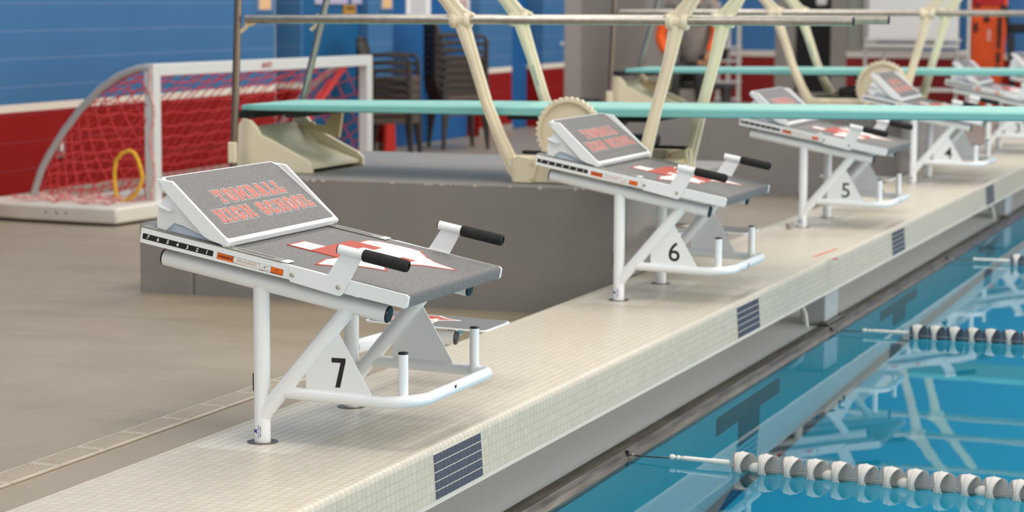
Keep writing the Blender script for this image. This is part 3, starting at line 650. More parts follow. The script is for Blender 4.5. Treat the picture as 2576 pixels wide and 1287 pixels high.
# ------------------------------------------------------------------ lane ropes
def float_mesh(flip):
    b = MB(); R_ = .0375; nt = 48; nx = 8; sg = -1 if flip else 1
    vs = []; fs = []
    for k in range(nt):
        th = 2*pi*k/nt; c = abs(cos(th))**1.6        # th measured from straight up
        xa = -(.0095+.0130*c); xb = .0060+.012*c
        xa, xb = (xa, xb) if sg > 0 else (-xb, -xa)
        for i in range(nx+1):
            x = xa+(xb-xa)*i/nx; rr_ = R_*(1-.16*(abs(x)/.026)**2.2); vs.append((x, rr_*sin(th), rr_*cos(th)))
    for k in range(nt):
        k2 = (k+1) % nt
        for i in range(nx): fs.append((k*(nx+1)+i, k2*(nx+1)+i, k2*(nx+1)+i+1, k*(nx+1)+i+1))
    b.add(vs, fs, True); return b
def mk_float(name, flip, m1, m2):
    o = float_mesh(flip).build(name, m1, None, ang=60)
    s = o.modifiers.new('s', 'SOLIDIFY'); s.thickness = .003
    sg = -1 if flip else 1
    v = MB(); pr = [(x*1.0, z) for x, z in rr(.071, .069, .017, 5)]
    v.prism(pr, lambda a, c, d: Vector((a, .010+d, c)), -.0012, .0012)
    d = v.build('inner_vane', m2, o); d['label'] = 'grey inner vanes'
    MB().lathe([(.0375, -.003), (.0392, -.001), (.0392, .001), (.0375, .003)], (-.002*sg, 0, 0), (1, 0, 0), 40).build('rib', m1, o)
    return o
FA = mk_float('lane_float', False, FLOATM, FLOATL); FB = mk_float('lane_float', True, FLOATM, FLOATL)
FC = mk_float('lane_float', False, FLOATM, FLOATD); FD = mk_float('lane_float', True, FLOATM, FLOATD)
BEAD = MB().lathe([(.0001, -.018), (.008, -.015), (.0145, -.006), (.017, .005), (.014, .013), (.007, .017), (.0001, .018)], (0, 0, 0), (1, 0, 0), 24).build('bead', FLOATM)
def lane_rope(Y0, slope, x0, n, pat, near, label):
    z = ZW+.006; t = empty('lane_rope', (0, Y0, z)); tag(t, label, 'lane rope', 'lane ropes floating on the water')
    d = Vector((1, -slope, 0)); rz = atan2(-slope, 1)
    MB().tube([(0.004, 0, .005), (.07, -.07*slope, .006), (x0-.14, -(x0-.14)*slope, .012)], .0022, 8).build('cable', CABLE, t)
    MB().tube([Vector((.03+.012*cos(k*pi/6), .005*sin(k*pi/6), .006)) for k in range(12)], .0013, 6, closed=True).build('hook', CHROME, t)
    MB().bbox(-.002, .008, -.004, .004, -.006, .018, .001).build('anchor_eye', BLACKP, t)
    xs = x0-.215
    b = MB().lathe([(.0001, -.010), (.0085, -.006), (.0105, 0), (.0085, .006), (.005, .0095), (.005, .012), (.0075, .015), (.009, .019), (.0075, .024), (.0055, .026), (.0058, .029), (.0078, .034), (.0085, .045), (.0085, .115), (.0100, .125), (.0108, .168), (.0095, .176), (.0001, .180)], (xs, -xs*slope, .012), d, 18); b.v = [Vector((q.x, -q.x*slope+(q.y+q.x*slope)*.82, .012+(q.z-.012)*.82)) for q in b.v]
    b.build('turnbuckle_cover', GLASSY, t)
    pitch = .0722
    for k in range(n):
        fl = pat[k % len(pat)]; x = x0+k*pitch
        c = copy_tree({'a': FA, 'b': FB, 'c': FC, 'd': FD}[fl], t); c.location = (x, -x*slope, .010); c.rotation_euler = (random.uniform(-.15, .15), 0, rz)
        if k % 3 == 0 and near:
            e = BEAD.copy(); COL.objects.link(e); e.parent = t; e.location = (x+pitch/2, -(x+pitch/2)*slope, .004)
    MB().tube([(x0-.04, -(x0-.04)*slope, .004), (x0+n*pitch, -(x0+n*pitch)*slope, .004)], .0016, 8).build('core_cable', FLOATL, t)
lane_rope(1.50, .125, .360, 18, 'aabaabbaab', True, 'nearest grey lane rope on the water, leading to the lip beside block 6')
lane_rope(4.243, .03, .355, 14, 'ccddcdcd', False, 'second lane rope with dark blue and taupe floats, in the middle of the water')
lane_rope(6.985, .03, .36, 10, 'ccddcdcd', False, 'farthest lane rope, blurred at the right edge of the photo')
for f_ in (FA, FB, FC, FD, BEAD):
    for ch in list(f_.children): bpy.data.objects.remove(ch)
    bpy.data.objects.remove(f_)

# ------------------------------------------------------------------ springboard pedestals and stands
def pedestal(dy, name, label):
    Yf = 3.28+dy; t = empty(name, (-1.5, Yf, ZF)); tag(t, label, 'pedestal', 'grey concrete pedestals under the springboards')
    MB().bbox(-2.36, -.565, Yf, Yf+1.50, ZF-.1, .335, .012).build('block', PED, t, t.location)
    MB().bbox(-2.60, -2.361, Yf, Yf+1.40, ZF-.1, .130, .012).build('low_step', PED, t, t.location)
    b = MB(); R = random.Random(3)
    for x in [-1.86, -1.83, -1.79, -1.50, -1.36, -1.34, -1.30, -1.29, -1.25, -1.245, -1.16, -1.02, -.90, -.76, -.73]:
        w = R.uniform(.004, .012); h_ = R.uniform(.003, .007)
        b.prism([(x+w*cos(a)*R.uniform(.7, 1.2), .3225+h_*sin(a)*R.uniform(.7, 1.2)) for a in [k*pi/4 for k in range(8)]], lambda a, c, d: Vector((a, Yf+d, c)), -.0012, .001)
    b.build('paint_chips', PEDC, t, t.location)
pedestal(0, 'diving_pedestal', 'grey concrete pedestal under the near springboard, left of block 6')
pedestal(5.45, 'diving_pedestal', 'grey concrete pedestal under the far springboard, behind block 5')

def make_stand():
    """springboard stand in world coordinates of the near one"""
    T = empty('springboard_stand', (-.78, 3.68, .336)); O = T.location
    A = [(-1.50, 1.26), (-1.375, 1.10), (-1.300, 1.01), (-1.245, .943), (-1.195, .80), (-1.140, .63), (-1.085, .50), (-1.030, .39), (-.985, .345)]
    AW = [.044, .044, .046, .058, .044, .042, .046, .056, .075]
    Cc = [(-.17, 1.26), (-.290, 1.10), (-.345, 1.01), (-.394, .943), (-.425, .80), (-.470, .63), (-.502, .50), (-.530, .40), (-.545, .345)]
    for Y, near in ((3.35, True), (4.0, False)):
        for pts, wid in ((A, AW), (Cc, AW)):
            s = 1
            lg = MB().strip(pts, wid, lambda a, c, d: Vector((a, Y+d, c)), -.011, .011).build('strut', BEIGE, T, O, bevel=.003)
            # flange along the middle makes the casting T shaped
            MB().strip(pts, [w*.42 for w in wid], lambda a, c, d: Vector((a, Y+d, c)), -.019, .019).build('rib', BEIGE, lg, O, bevel=.003)
        for hx in (-1.245, -.394):
            MB().lathe([(.0001, -.040), (.028, -.040), (.031, -.034), (.031, -.020), (.025, -.014), (.025, .014), (.031, .020), (.031, .034), (.028, .040), (.0001, .040)], (hx, Y, .943), (1, 0, 0), 20).build('hub', BEIGE, T, O)
        # spreading wings above the hub
        for (hx, sg) in ((-1.245, 1), (-.394, -1)):
            b = MB().prism([(hx-sg*.01, .96), (hx+sg*.055, .958), (hx+sg*.052, .968), (hx+sg*.012, .985), (hx-sg*.02, 1.02), (hx-sg*.055, 1.09), (hx-sg*.085, 1.10)], lambda a, c, d: Vector((a, Y+d, c)), -.012, .012)
            b.build('wing', BEIGE, T, O, bevel=.002)
        # handrail
        r = MB().tube([(-2.150, Y, .9405), (.255, Y, .9490)], .0165, 18).build('handrail', STEEL, T, O)
        MB().lathe([(.0168, 0), (.0168, .003), (.0001, .004)], (.255, Y, .949), (1, 0, 0), 18).build('end_cap', BLACKP, r, O)
        r = MB().tube([(-2.18, Y, 1.27), (.15, Y, 1.275)], .0165, 18).build('handrail', STEEL, T, O)
        if near:
            ux = MB().tube([(-2.165, Y, 1.30), (-2.184, Y, 1.0), (-2.212, Y, .336)], .0150, 16).build('upright', AGED, T, O)
            MB().bbox(-2.222, -2.188, Y-.028, Y-.008, .375, .458, .004).build('clamp', BEIGE, ux, O)
        else:
            ux = MB().tube([(-2.03, Y, 1.30), (-2.107, Y, 1.0), (-2.236, Y, .514), (-2.285, Y, .336)], .0150, 16).build('upright', STEEL, T, O)
        MB().tube([(-2.155, Y, .925), (-2.13, Y, .918), (-2.11, Y, .928)], .007, 8).tube([(-2.175, Y-.0, .89), (-2.155, Y, .905), (-2.135, Y, .925)], .008, 8).build('rail_clamp', BEIGED, T, O)
        # base channel
        MB().bbox(-1.03, -.51, Y-.030, Y+.030, .336, .438, .006).build('base_channel', BEIGE, T, O)
        for cx, sg in ((-.975, 1), (-.56, -1)):
            fl = MB().prism([(cx-sg*.045, .337), (cx+sg*.035, .337), (cx+sg*.055, .405), (cx+sg*.05, .425), (cx-sg*.03, .44)], lambda a, c, d: Vector((a, Y+d, c)), -.040, .030).build('foot_flange', BEIGE, T, O, bevel=.003)
            for bx, bz in ((cx+sg*.03, .352), (cx+sg*.032, .410)):
                MB().lathe([(.006, 0), (.006, .004), (.0001, .005)], (bx, Y-.040, bz), (0, -1, 0), 10).build('bolt', BEIGED, fl, O)
    MB().bbox(-.60, -.53, 3.381, 3.969, .336, .40, .005).build('cross_beam', BEIGED, T, O)
    MB().bbox(-1.0, -.93, 3.381, 3.969, .336, .40, .005).build('cross_beam', BEIGED, T, O)
    for Y in (3.42, 3.93): MB().bbox(-1.02, -.52, Y-.012, Y+.012, .438, .452, .003).build('track', BLK, T, O)
    # fulcrum and wheel
    MB().bbox(-.90, -.62, 3.44, 3.92, .452, .50, .01).build('fulcrum_carriage', BLK, T, O)
    MB().tube([(-.78, 3.43, .552), (-.78, 3.93, .552)], .026, 18).build('fulcrum_roller', BLK, T, O)
    MB().tube([(-.78, 3.24, .538), (-.78, 3.46, .538)], .012, 12).build('wheel_axle', BEIGE, T, O)
    n = 72; sc = [(.127*(1+.022*cos(k*pi)) if True else 0) for k in range(n)]
    N2 = 144; rim = []
    for k in range(N2): a = 2*pi*k/N2; rr_ = .1245+.0035*(1 if (k//2) % 2 else -1)*1; rim.append((cos(a)*rr_-.7785, sin(a)*rr_+.538))
    inner = [(cos(2*pi*k/64)*.108-.7785, sin(2*pi*k/64)*.108+.538) for k in range(64)]
    w = MB().prism(rim, lambda a, c, d: Vector((a, 3.255+d, c)), -.013, .013, [inner]).build('adjustment_wheel', BEIGE, T, O, bevel=.0015)
    MB().lathe([(.0001, -.004), (.111, -.004), (.111, .004), (.0001, .004)], (-.7785, 3.262, .538), (0, 1, 0), 64).build('wheel_disc', BEIGE, w, O)
    MB().lathe([(.0001, -.014), (.022, -.014), (.026, -.006), (.026, .004), (.0001, .004)], (-.7785, 3.255, .538), (0, 1, 0), 24).build('wheel_boss', BEIGE, w, O)
    # maker's plate lettering on the far strut
    b = MB(); put_text(b, 'DURAFLEX', .03, lambda a, c: Vector((-1.175-a*.28+c*.96, 3.9885, .735-a*-.0+0))+Vector((0, 0, a*.0)), fit=(.001, .001))
    b = MB(); dv = Vector((.055, 0, -.17)).normalized(); nv = Vector((dv.z, 0, -dv.x))
    put_text(b, 'DURAFLEX', .03, lambda a, c: Vector((-1.168, 3.9735, .715))+dv*a-nv*c, fit=(.085, .013), bold=.0008)
    o = b.build('maker_lettering', mat('grey blue ink', (158, 168, 172), .5), T, O); o['label'] = 'pale grey lettering along the strut'
    MB().bbox(-1.10, -.52, 3.46, 3.90, .566, .5775, .002).build('fulcrum_track', BLK, T, O)
    # anchor (rear hinge casting)
    Pn = [(-2.235, .336), (-2.232, .46), (-2.224, .520), (-2.205, .548), (-2.170, .540), (-2.143, .512), (-2.127, .484), (-2.077, .463), (-2.0, .425), (-1.930, .392), (-1.905, .370), (-1.903, .336)]
    for Y in (3.43, 3.93): MB().prism(Pn, lambda a, c, d: Vector((a, Y+d, c)), -.012, .012).build('anchor_side', BEIGE, T, O, bevel=.003)
    MB().prism([(-2.22, .350), (-1.92, .350), (-1.92, .362), (-2.04, .405), (-2.10, .425), (-2.20, .51), (-2.22, .51)], lambda a, c, d: Vector((a, 3.68+d, c)), -.238, .238).build('anchor_web', BEIGE, T, O)
    MB().lathe([(.0001, 0), (.014, 0), (.014, .02), (.0001, .02)], (-2.12, 3.88, .50), (0, 1, 0), 14).build('hinge_pin', BEIGED, T, O)
    MB().bbox(-2.235, -2.175, 3.44, 3.92, .546, .5775, .004).build('rubber_pad', BLK, T, O)
    MB().bbox(-2.03, -1.98, 3.44, 3.92, .553, .5795, .004).build('rubber_pad', BLK, T, O)
    MB().prism([(-2.20, .50), (-2.0, .45), (-1.985, .553), (-2.03, .553), (-2.06, .50)], lambda a, c, d: Vector((a, 3.90+d, c)), -.012, .010).build('pad_bracket', BEIGED, T, O)
    return T
S1 = make_stand(); tag(S1, 'cream springboard stand with toothed wheel and steel handrails, behind block 6', 'springboard stand', 'springboard stands')
S2 = copy_tree(S1); S2.location = Vector((-.862, 9.13, .336)); S2.scale = (1.075, 1, 1)
for ch in S2.children:
    if ch.name.startswith('adjustment_wheel'): ch.scale = (1.15, 1, 1.24); ch.location = Vector((.156, .03, .175-1.24*.202))
    if ch.name.startswith('wheel_axle'): ch.location = Vector((.155, .03, -.027))
tag(S2, 'far cream springboard stand with toothed wheel, beyond the near springboard', 'springboard stand', 'springboard stands')
def board(dy, label, dx=0):
    t = empty('springboard', (-.8, 3.68+dy, .578)); O = t.location.copy(); t.location.x += dx; t.location.z += -.008 if dy else 0; tag(t, label, 'springboard', 'mint springboards')
    y0_, y1_ = 3.43+dy, 3.93+dy; sl = .0088
    prof = [(-2.216, .5785), (-2.216, .600), (-1.85, .6075), (-1.3, .6130), (2.1, .6430), (2.1, .618), (1.2, .603), (-.9, .5815), (-1.3, .5790)]
    pr = [(-2.216, .5785), (-2.216, .600), (-1.3, .6130), (2.1, .6430), (2.1, .618), (-.9, .5815)]
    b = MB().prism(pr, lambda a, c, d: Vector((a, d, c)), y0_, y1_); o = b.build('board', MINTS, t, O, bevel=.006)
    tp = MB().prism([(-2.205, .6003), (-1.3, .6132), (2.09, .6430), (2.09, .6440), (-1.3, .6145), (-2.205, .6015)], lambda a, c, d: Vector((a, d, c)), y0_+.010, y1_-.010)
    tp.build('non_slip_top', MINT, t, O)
    MB().box(-1.02, 1.6, y0_+.06, y1_-.06, .5705, .5800, None).build('rib_underside', BLK, t, O) if False else None
board(0, 'near mint green springboard crossing in front of block 5')
board(5.45, 'far mint green springboard crossing behind block 4', -.11)

# ------------------------------------------------------------------ walls
def yw(px, X=WL): return at_x(px, 100, X).y
def wall_box(name, ya, yb, x0=WL-.2, x1=WL, z0=ZF-.1, z1=6.5, m_=WALLM):
    return setting(MB().box(x0, x1, ya, yb, z0, z1).build(name, m_))
ya, yb = yw(692), yw(757)
wall_box('wall_left', -7, ya)
DOORB = mat('bright blue door paint', (30, 90, 146), .5, spec=.2); DOORL = mat('pale blue door paint', (86, 138, 186), .45); GWALL = None
wall_box('wall_left', ya, yb, WL-.65, WL-.45, m_=mat('dark grey wall paint', (112, 104, 94), .7))  # recessed wall behind the curtain, one even darker grey
o = MB()
for k in range(9):
    y = ya+.03+(yb-ya-.06)*k/8; o.tube([(WL-.33+.02*(k % 2), y, ZF), (WL-.33+.02*(k % 2), y, 2.2)], .035, 10)
o = o.build('curtain', BROWN); tag(o, 'brown grey curtain hanging in the gap of the blue wall', 'curtain')
# dark teal double door
def door(name, ya, yb, m_, x=WL-.06, z1=2.1, frame=True):
    d = setting(MB().bbox(x-.04, x, ya+.02, yb-.02, ZF, z1, .004).build(name, m_)); 
    return d
d1, d2 = yw(762), yw(926)
door('door_1', d1, d2, TEALD)
wall_box('wall_left', yw(757), d1, WL-.2, WL); wall_box('wall_left', d1, d2, WL-.2, WL-.11); wall_box('wall_left', d1, d2, WL-.11, WL, 2.1, 6.5)
p = lambda px, py, x=WL: at_x(px, py, x)
w2 = yw(988); wall_box('wall_left', d2, w2)
e3 = yw(1090+5); wall_box('wall_left', w2, yw(1212), WL-.2, WL-.14); wall_box('wall_left', w2, yw(1212), WL-.14, WL, 2.1, 6.5)
door('door_2', w2, yw(1098), DOORB, WL-.10); door('door_3', yw(1098), yw(1206), DOORB, WL-.10)
wall_box('wall_left', yw(1206), yw(1288)); 
wall_box('wall_left', yw(1288), yw(1366), WL-.3, WL-.2, m_=DOORB); wall_box('wall_left', yw(1288), yw(1366), WL-.2, WL, 2.1, 6.5)
door('door_4', yw(1290), yw(1364), DOORB, WL-.14)
wall_box('wall_left', yw(1366), yw(1420))
GS = mat('grey ribbed shutter', (128, 122, 116), .5)
def shutter_mat():
    M, nt, N, L, B = newmat('grey glazed block tile wall'); tc = N.new('ShaderNodeTexCoord'); sp = N.new('ShaderNodeSeparateXYZ'); L.new(tc.outputs['Object'], sp.inputs[0])
    ph = math_n(N, L, 'FRACT', math_n(N, L, 'ADD', math_n(N, L, 'DIVIDE', sp.outputs[2], .02), 500.0)); ln = math_n(N, L, 'LESS_THAN', ph, .2)
    t = N.new('ShaderNodeTexNoise'); t.inputs['Scale'].default_value = 1.5; L.new(tc.outputs['Object'], t.inputs['Vector'])
    c = mix_n(N, L, t.outputs['Fac'], lin((120, 112, 104)), lin((138, 132, 126))); c = mix_n(N, L, math_n(N, L, 'MULTIPLY', ln, .4), c, lin((96, 90, 84)))
    L.new(c, B.inputs['Base Color']); B.inputs['Roughness'].default_value = .5; return M
SHUT = shutter_mat()
wall_box('wall_left', yw(1420), yw(1462), z1=2.2, m_=GREYD)
wall_box('wall_left', yw(1462), yw(1625), WL-.2, WL-.05, z1=2.2, m_=SHUT)
wall_box('wall_left', yw(1625), YB+.3, z1=2.2, m_=GREYD)
wall_box('wall_left', yw(1420), YB+.3, z0=2.2)
# white band edge along the wall base line: baseboards of pale grey
for k, (a, b) in enumerate(((-7, ya), (d2, w2), (yw(1206), yw(1288)), (yw(1366), yw(1420)))):
    setting(MB().bbox(WL, WL+.012, a, b, ZF, ZF+.07, .003).build('baseboard_left', mat('grey base', (150, 142, 132), .6) if k == 0 else bpy.data.materials['grey base']))
# fittings on the left wall
def wall_panel(name, x0, x1, y0_, y1_, label, cat, mats, group=None, X=WL, words=()):
    a = at_x(x0, y0_, X); b = at_x(x1, y1_, X); zt = a.z+.0; zb = b.z
    t = empty(name, (X, (a.y+b.y)/2, zb)); tag(t, label, cat, group); O = t.location
    MB().bbox(X, X+.012, a.y, b.y, zb, zt, .002).build('panel', mats[0], t, O)
    for (fa, fb, za, zc, mm, nm_) in words:
        MB().box(X+.012, X+.0135, a.y+(b.y-a.y)*fa, a.y+(b.y-a.y)*fb, zb+(zt-zb)*za, zb+(zt-zb)*zc).build(nm_, mm, t, O)
    return t
ORP = mat('pale orange board surface', (224, 180, 132), .7); GREYINK = mat('grey print', (150, 150, 156), .6); MUST = mat('mustard sign', (176, 128, 36), .6)
wall_panel('notice_board', 644, 681, -60, 27, 'pale orange framed notice on the blue wall left of the curtain', 'notice board', (mat('blue grey frame', (120, 140, 168), .5),), 'small framed notices', words=((.12, .88, .05, .55, ORP, 'sheet'), (.12, .88, .6, .95, PAPER, 'sheet')))
wall_panel('notice_board', 955, 985, -60, 24, 'pale orange framed notice beside the dark teal door', 'notice board', (mat('blue grey frame2', (120, 140, 168), .5),), 'small framed notices', words=((.12, .88, .05, .55, ORP, 'sheet'), (.12, .88, .6, .95, PAPER, 'sheet')))
DX = WL-.06
wall_panel('door_sign', 790, 872, -30, 10, 'pale paper sign on the dark teal door, left one', 'sign', (mat('lilac paper', (176, 170, 196), .7),), 'signs on the teal door', X=DX+.0)
wall_panel('door_sign', 882, 925, -30, 10, 'pale paper sign on the dark teal door, right one', 'sign', (bpy.data.materials['lilac paper'],), 'signs on the teal door', X=DX)
wall_panel('warning_sign', 862, 892, 12, 36, 'small mustard yellow sign on the dark teal door', 'sign', (MUST,), X=DX, words=((.15, .85, .55, .75, INK, 'print'),))
wall_panel('rules_sign', 1020, 1080, -40, 38, 'white printed sign on the bright blue doors', 'sign', (PAPER,), X=WL-.10, words=tuple((.15, .8, .1+.13*k, .16+.13*k, GREYINK, 'print') for k in range(6)))
t = wall_panel('pool_sign', 1142, 1184, -40, 45, 'white sign with red capitals behind the cream strut', 'sign', (PAPER,), X=WL-.10)
a = at_x(1146, 0, WL-.10); b_ = at_x(1178, 40, WL-.10); b = MB()
put_text(b, 'NO', .2, lambda q, r_: Vector((WL-.087, (a.y+b_.y)/2+q, (at_x(1160, 32, WL).z)+r_)), fit=((b_.y-a.y)*.8, .07), bold=.004)
put_text(b, 'IS', .2, lambda q, r_: Vector((WL-.087, (a.y+b_.y)/2+q, (at_x(1160, 8, WL).z)+r_)), fit=((b_.y-a.y)*.6, .06), bold=.004)
b.build('print', REDD, t, t.location)
for (px, py, lb) in ((1225, 105, 'small round dark fitting on the pale blue wall, below the handrail'), (1412, 110, 'small grey white fitting on the blue pier by the shutter')):
    q = at_x(px, py, WL); o = MB().lathe([(.0001, .02), (.018, .018), (.022, 0)], (WL, q.y, q.z), (1, 0, 0), 14).build('wall_fitting', STEELG if px < 1300 else WBF); tag(o, lb, 'wall fitting', 'wall fittings')
q = at_x(150, 370, WL); t = empty('wall_socket', (WL, q.y, q.z)); tag(t, 'grey metal wall socket on the red wall behind the goal net', 'wall socket')
MB().bbox(WL, WL+.015, q.y-.05, q.y+.05, q.z-.06, q.z+.06, .004).build('plate', STEEL, t, t.location); MB().bbox(WL+.015, WL+.02, q.y-.02, q.y+.02, q.z-.03, q.z+.03, .002).build('cover', GWHITE, t, t.location)
# back wall
bw = mat('blue back wall', (58, 112, 166), .5, noise=.05, nscale=2); rwm = mat('red back wall', (134, 14, 10), .5, noise=.06, nscale=2)
zt, zb = at_y(1900, 126, YB).z, at_y(1900, 141, YB).z
def X_(px, y=100, Y=YB): return at_y(px, y, Y).x
xa, xd0, xd1, xf, xwin = WL, X_(1950), X_(2090), X_(2130), X_(2186)
def backseg(x0, x1, z0=ZF-.1, z1=6.5, m_=None):
    if m_: setting(MB().box(x0, x1, YB, YB+.2, z0, z1).build('wall_back', m_)); return
    setting(MB().box(x0, x1, YB, YB+.2, zt, z1).build('wall_back', bw)); setting(MB().box(x0, x1, YB-.01, YB+.2, zb, zt).build('trim_back', mat('white band', (216, 208, 198), .5) if 'white band' not in bpy.data.materials else bpy.data.materials['white band']))
    setting(MB().box(x0, x1, YB, YB+.2, z0, zb).build('wall_back', rwm))
backseg(WL-.2, xd0)
backseg(xd0, X_(1998), z1=2.1, m_=GREYD); backseg(xd0, X_(1998), 2.1, 6.5, bw); backseg(xd1, xf, 2.1, 6.5, bw); setting(MB().box(X_(1998), xd1, YB+.10, YB+.12, ZF+.12, 2.1).build('door_5', DARKG)); setting(MB().box(X_(1998), xd1, YB+.05, YB+.12, ZF-.1, ZF+.12).build('door_5', GREYD))
backseg(X_(1998), xd1, 2.1, 6.5, bw); backseg(xd1, xf, z1=2.1, m_=GREYD)
o = MB().bbox(X_(2048), X_(2076), YB+.05, YB+.09, at_y(2060, 14, YB).z, 1.5, .02).build('door_notice', PAPER); tag(o, 'white rounded notice on the dark glass door', 'notice')
setting(MB().box(xf, xwin+.6, YB+.08, YB+.12, zt+.05, 2.1).build('window_1', BLIND)); backseg(xf, xwin+.6, zt, zt+.05, GREYD); backseg(xf, xwin+.6, 2.1, 6.5, bw)
setting(MB().bbox(X_(2176)-.02, X_(2176)+.02, YB+.02, YB+.08, zt+.05, 2.1, .003).build('window_1', GREYD))
setting(MB().box(xf, xwin+.6, YB-.01, YB+.2, zb, zt).build('trim_back', bpy.data.materials['white band'])); setting(MB().box(xf, xwin+.6, YB, YB+.2, ZF-.1, zb).build('wall_back', rwm))
backseg(xwin+.6, PX1+.3)
setting(MB().box(-.56, PX1, 20.2, YB, -.6, ZF).build('floor_far', DECK))

# ------------------------------------------------------------------ water polo goal
def goal():
    o0 = Vector((-4.066, 6.058, ZF)); dr = Vector((.235, 2.27, 0)); W = dr.length; dr.normalize(); bk = Vector((-dr.y, dr.x, 0))
    T = empty('water_polo_goal', o0); tag(T, 'folding water polo goal with white frame and red net against the red wall', 'goal'); O = o0
    G = lambda u, v, w: o0+dr*u+bk*v+Vector((0, 0, w))
    H = .821; s = .032
    def bar(n, a0, a1, v0, v1, w0, w1, m_=GWHITE, bev=.004):
        vs = [G(u, v, w) for u in (a0, a1) for v in (v0, v1) for w in (w0, w1)]
        return MB().add(vs, [(0, 1, 3, 2), (4, 6, 7, 5), (0, 4, 5, 1), (2, 3, 7, 6), (0, 2, 6, 4), (1, 5, 7, 3)]).build(n, m_, T, O, bevel=bev)
    bar('goal_post', -s, s, -s, s, .02, H); bar('goal_post', W-s, W+s, -s, s, .02, H); cb = bar('crossbar', s, W-s, -s, s, H-2*s, H)
    b = MB(); put_text(b, 'ANTI', .06, lambda a, c: G(.475*W+a, -s-.0012, H-s+c), fit=(.11, .034), bold=.002); b.build('crossbar_mark', REDD, cb, O)
    arc = [(0, .80), (.08, .795), (.20, .755), (.32, .685), (.45, .575), (.57, .445), (.66, .33), (.72, .24), (.77, .12), (.79, .07)]
    for u in (-.02, W+.02): MB().tube([G(u, a, w) for a, w in arc], .020, 12).build('arch_tube', ARCHM, T, O)
    # floats: rounded slabs beside each post
    for u0, u1 in ((-.50, .10), (W-.10, W+.35)):
        pl_ = [(u0+.02, -.10), (u1, -.10), (u1, .74), (u0+.30, .86), (u0+.18, .86), (u0+.07, .80), (u0+.02, .70), (u0, .5), (u0, .1)]
        b = MB().prism(pl_, lambda a, c, d: G(a, c, d), .012, .095).build('base_float', BASEW, T, O, bevel=.012)
        for v in (.20, .26, .33): MB().lathe([(.009 if v == .26 else .006, 0), (.006, .003), (.0001, .003)], G(u0-.0, v, .06), -dr, 10).build('bolt', STEEL, b, O)
    bar('rear_bar', .1, W-.1, .74, .78, .02, .06); bar('sill_bar', .1, W-.1, -.02, .02, .015, .05)
    # net: arched sheet, cords both ways, sagging a little
    R = random.Random(5)
    def A(t):
        t = max(0, min(1, t))*(len(arc)-1); i = min(int(t), len(arc)-2); f = t-i; return arc[i][0]*(1-f)+arc[i+1][0]*f, arc[i][1]*(1-f)+arc[i+1][1]*f
    def NP_(i, j, nu, nt_):  # a knot of the arched net
        t = j/nt_; a, w = A(t); u = W*i/nu; sag = .03*sin(pi*i/nu)*sin(pi*t)
        return G(u+.018*sin(t*9+i*.7)+.05*t*sin(i*.3), max(.0, a-.02-sag*1.2), max(.03, w-.01-sag*.8+.008*sin(i*2.1+j)))
    nu, nt_ = 26, 15; b = MB()
    for i in range(nu+1): b.tube([NP_(i, j, nu, nt_) for j in range(nt_+1)], .0034, 5, caps=False)
    for j in range(1, nt_+1): b.tube([NP_(i, j, nu, nt_) for i in range(nu+1)], .0034, 5, caps=False)
    b.build('back_net', NETR, T, O)
    def inside(v, w):
        if v <= 0 or w <= .03 or v > .78: return False
        for (a0, w0), (a1, w1) in zip(arc, arc[1:]):
            if a0 <= v <= a1: return w < w0+(w1-w0)*(v-a0)/(a1-a0)-.012
        return False
    for u in (-.02, W+.02):   # side nets: two families of slack cords crossing like a skewed mesh
        b = MB()
        def cord(fn):
            run = []
            for q in range(61):
                v, w = fn(q/60)
                if inside(v, w): run.append(G(u+.018*sin(v*9+w*7), v, w))
                else:
                    if len(run) > 2: b.tube(run, .0034, 5, caps=False)
                    run = []
            if len(run) > 2: b.tube(run, .0034, 5, caps=False)
        for k in range(13):
            c0 = -.30+.085*k
            cord(lambda t, c0=c0, k=k: (c0+.30*t+.035*sin(t*6+k*.8), .02+.80*t))
        for k in range(14):
            c0 = .02+.078*k
            cord(lambda t, c0=c0, k=k: (.80*t, c0-.26*t+.030*sin(t*7+k*.6)-.05*sin(pi*t)))
        b.build('side_net', NETR, T, O)
    b = MB()
    for k in range(5):
        b.tube([G(W*.06+i*W*.88/24, .02+.03*k+.03*sin(i*1.9+k*2), .055+.012*sin(i*1.3+k*2.5)+.012*(k % 2)) for i in range(25)], .014, 6)
    for k in range(6):
        b.tube([G(-.36+.07*k+.02*sin(i*2), .02+i*.062+.015*sin(k+i*1.7), .10+.012*sin(i*1.1+k*2)) for i in range(12)], .0075, 6)
    b.build('bunched_net', NETW, T, O)
    b = MB()
    for k in range(7):
        b.tube([G(W*(.94-.055*i)-.06*k*.3+.012*sin(k*2+i), .06+.008*k, .75-.085*i-.012*k+.01*sin(i+k)) for i in range(8)], .009, 6)
    b.build('gathered_net', NETR, T, O)
    b = MB(); b.tube([G(-.035, -.02+.015*sin(k), .80-.05*k) for k in range(15)], .006, 6); b.build('lacing', NETW, T, O)
    return T
goal()
q = [at_y(x, y, 5.93) for x, y in ((325, 378), (308, 384), (293, 402), (288, 430), (289, 460), (292, 490), (302, 505), (318, 503), (338, 492), (352, 470), (359, 445), (353, 420), (346, 400), (338, 384))]
o = MB().tube(q, .0105, 10, closed=True).build('yellow_rope', YEL); tag(o, 'yellow rope loop hanging beside the left goal post', 'rope')

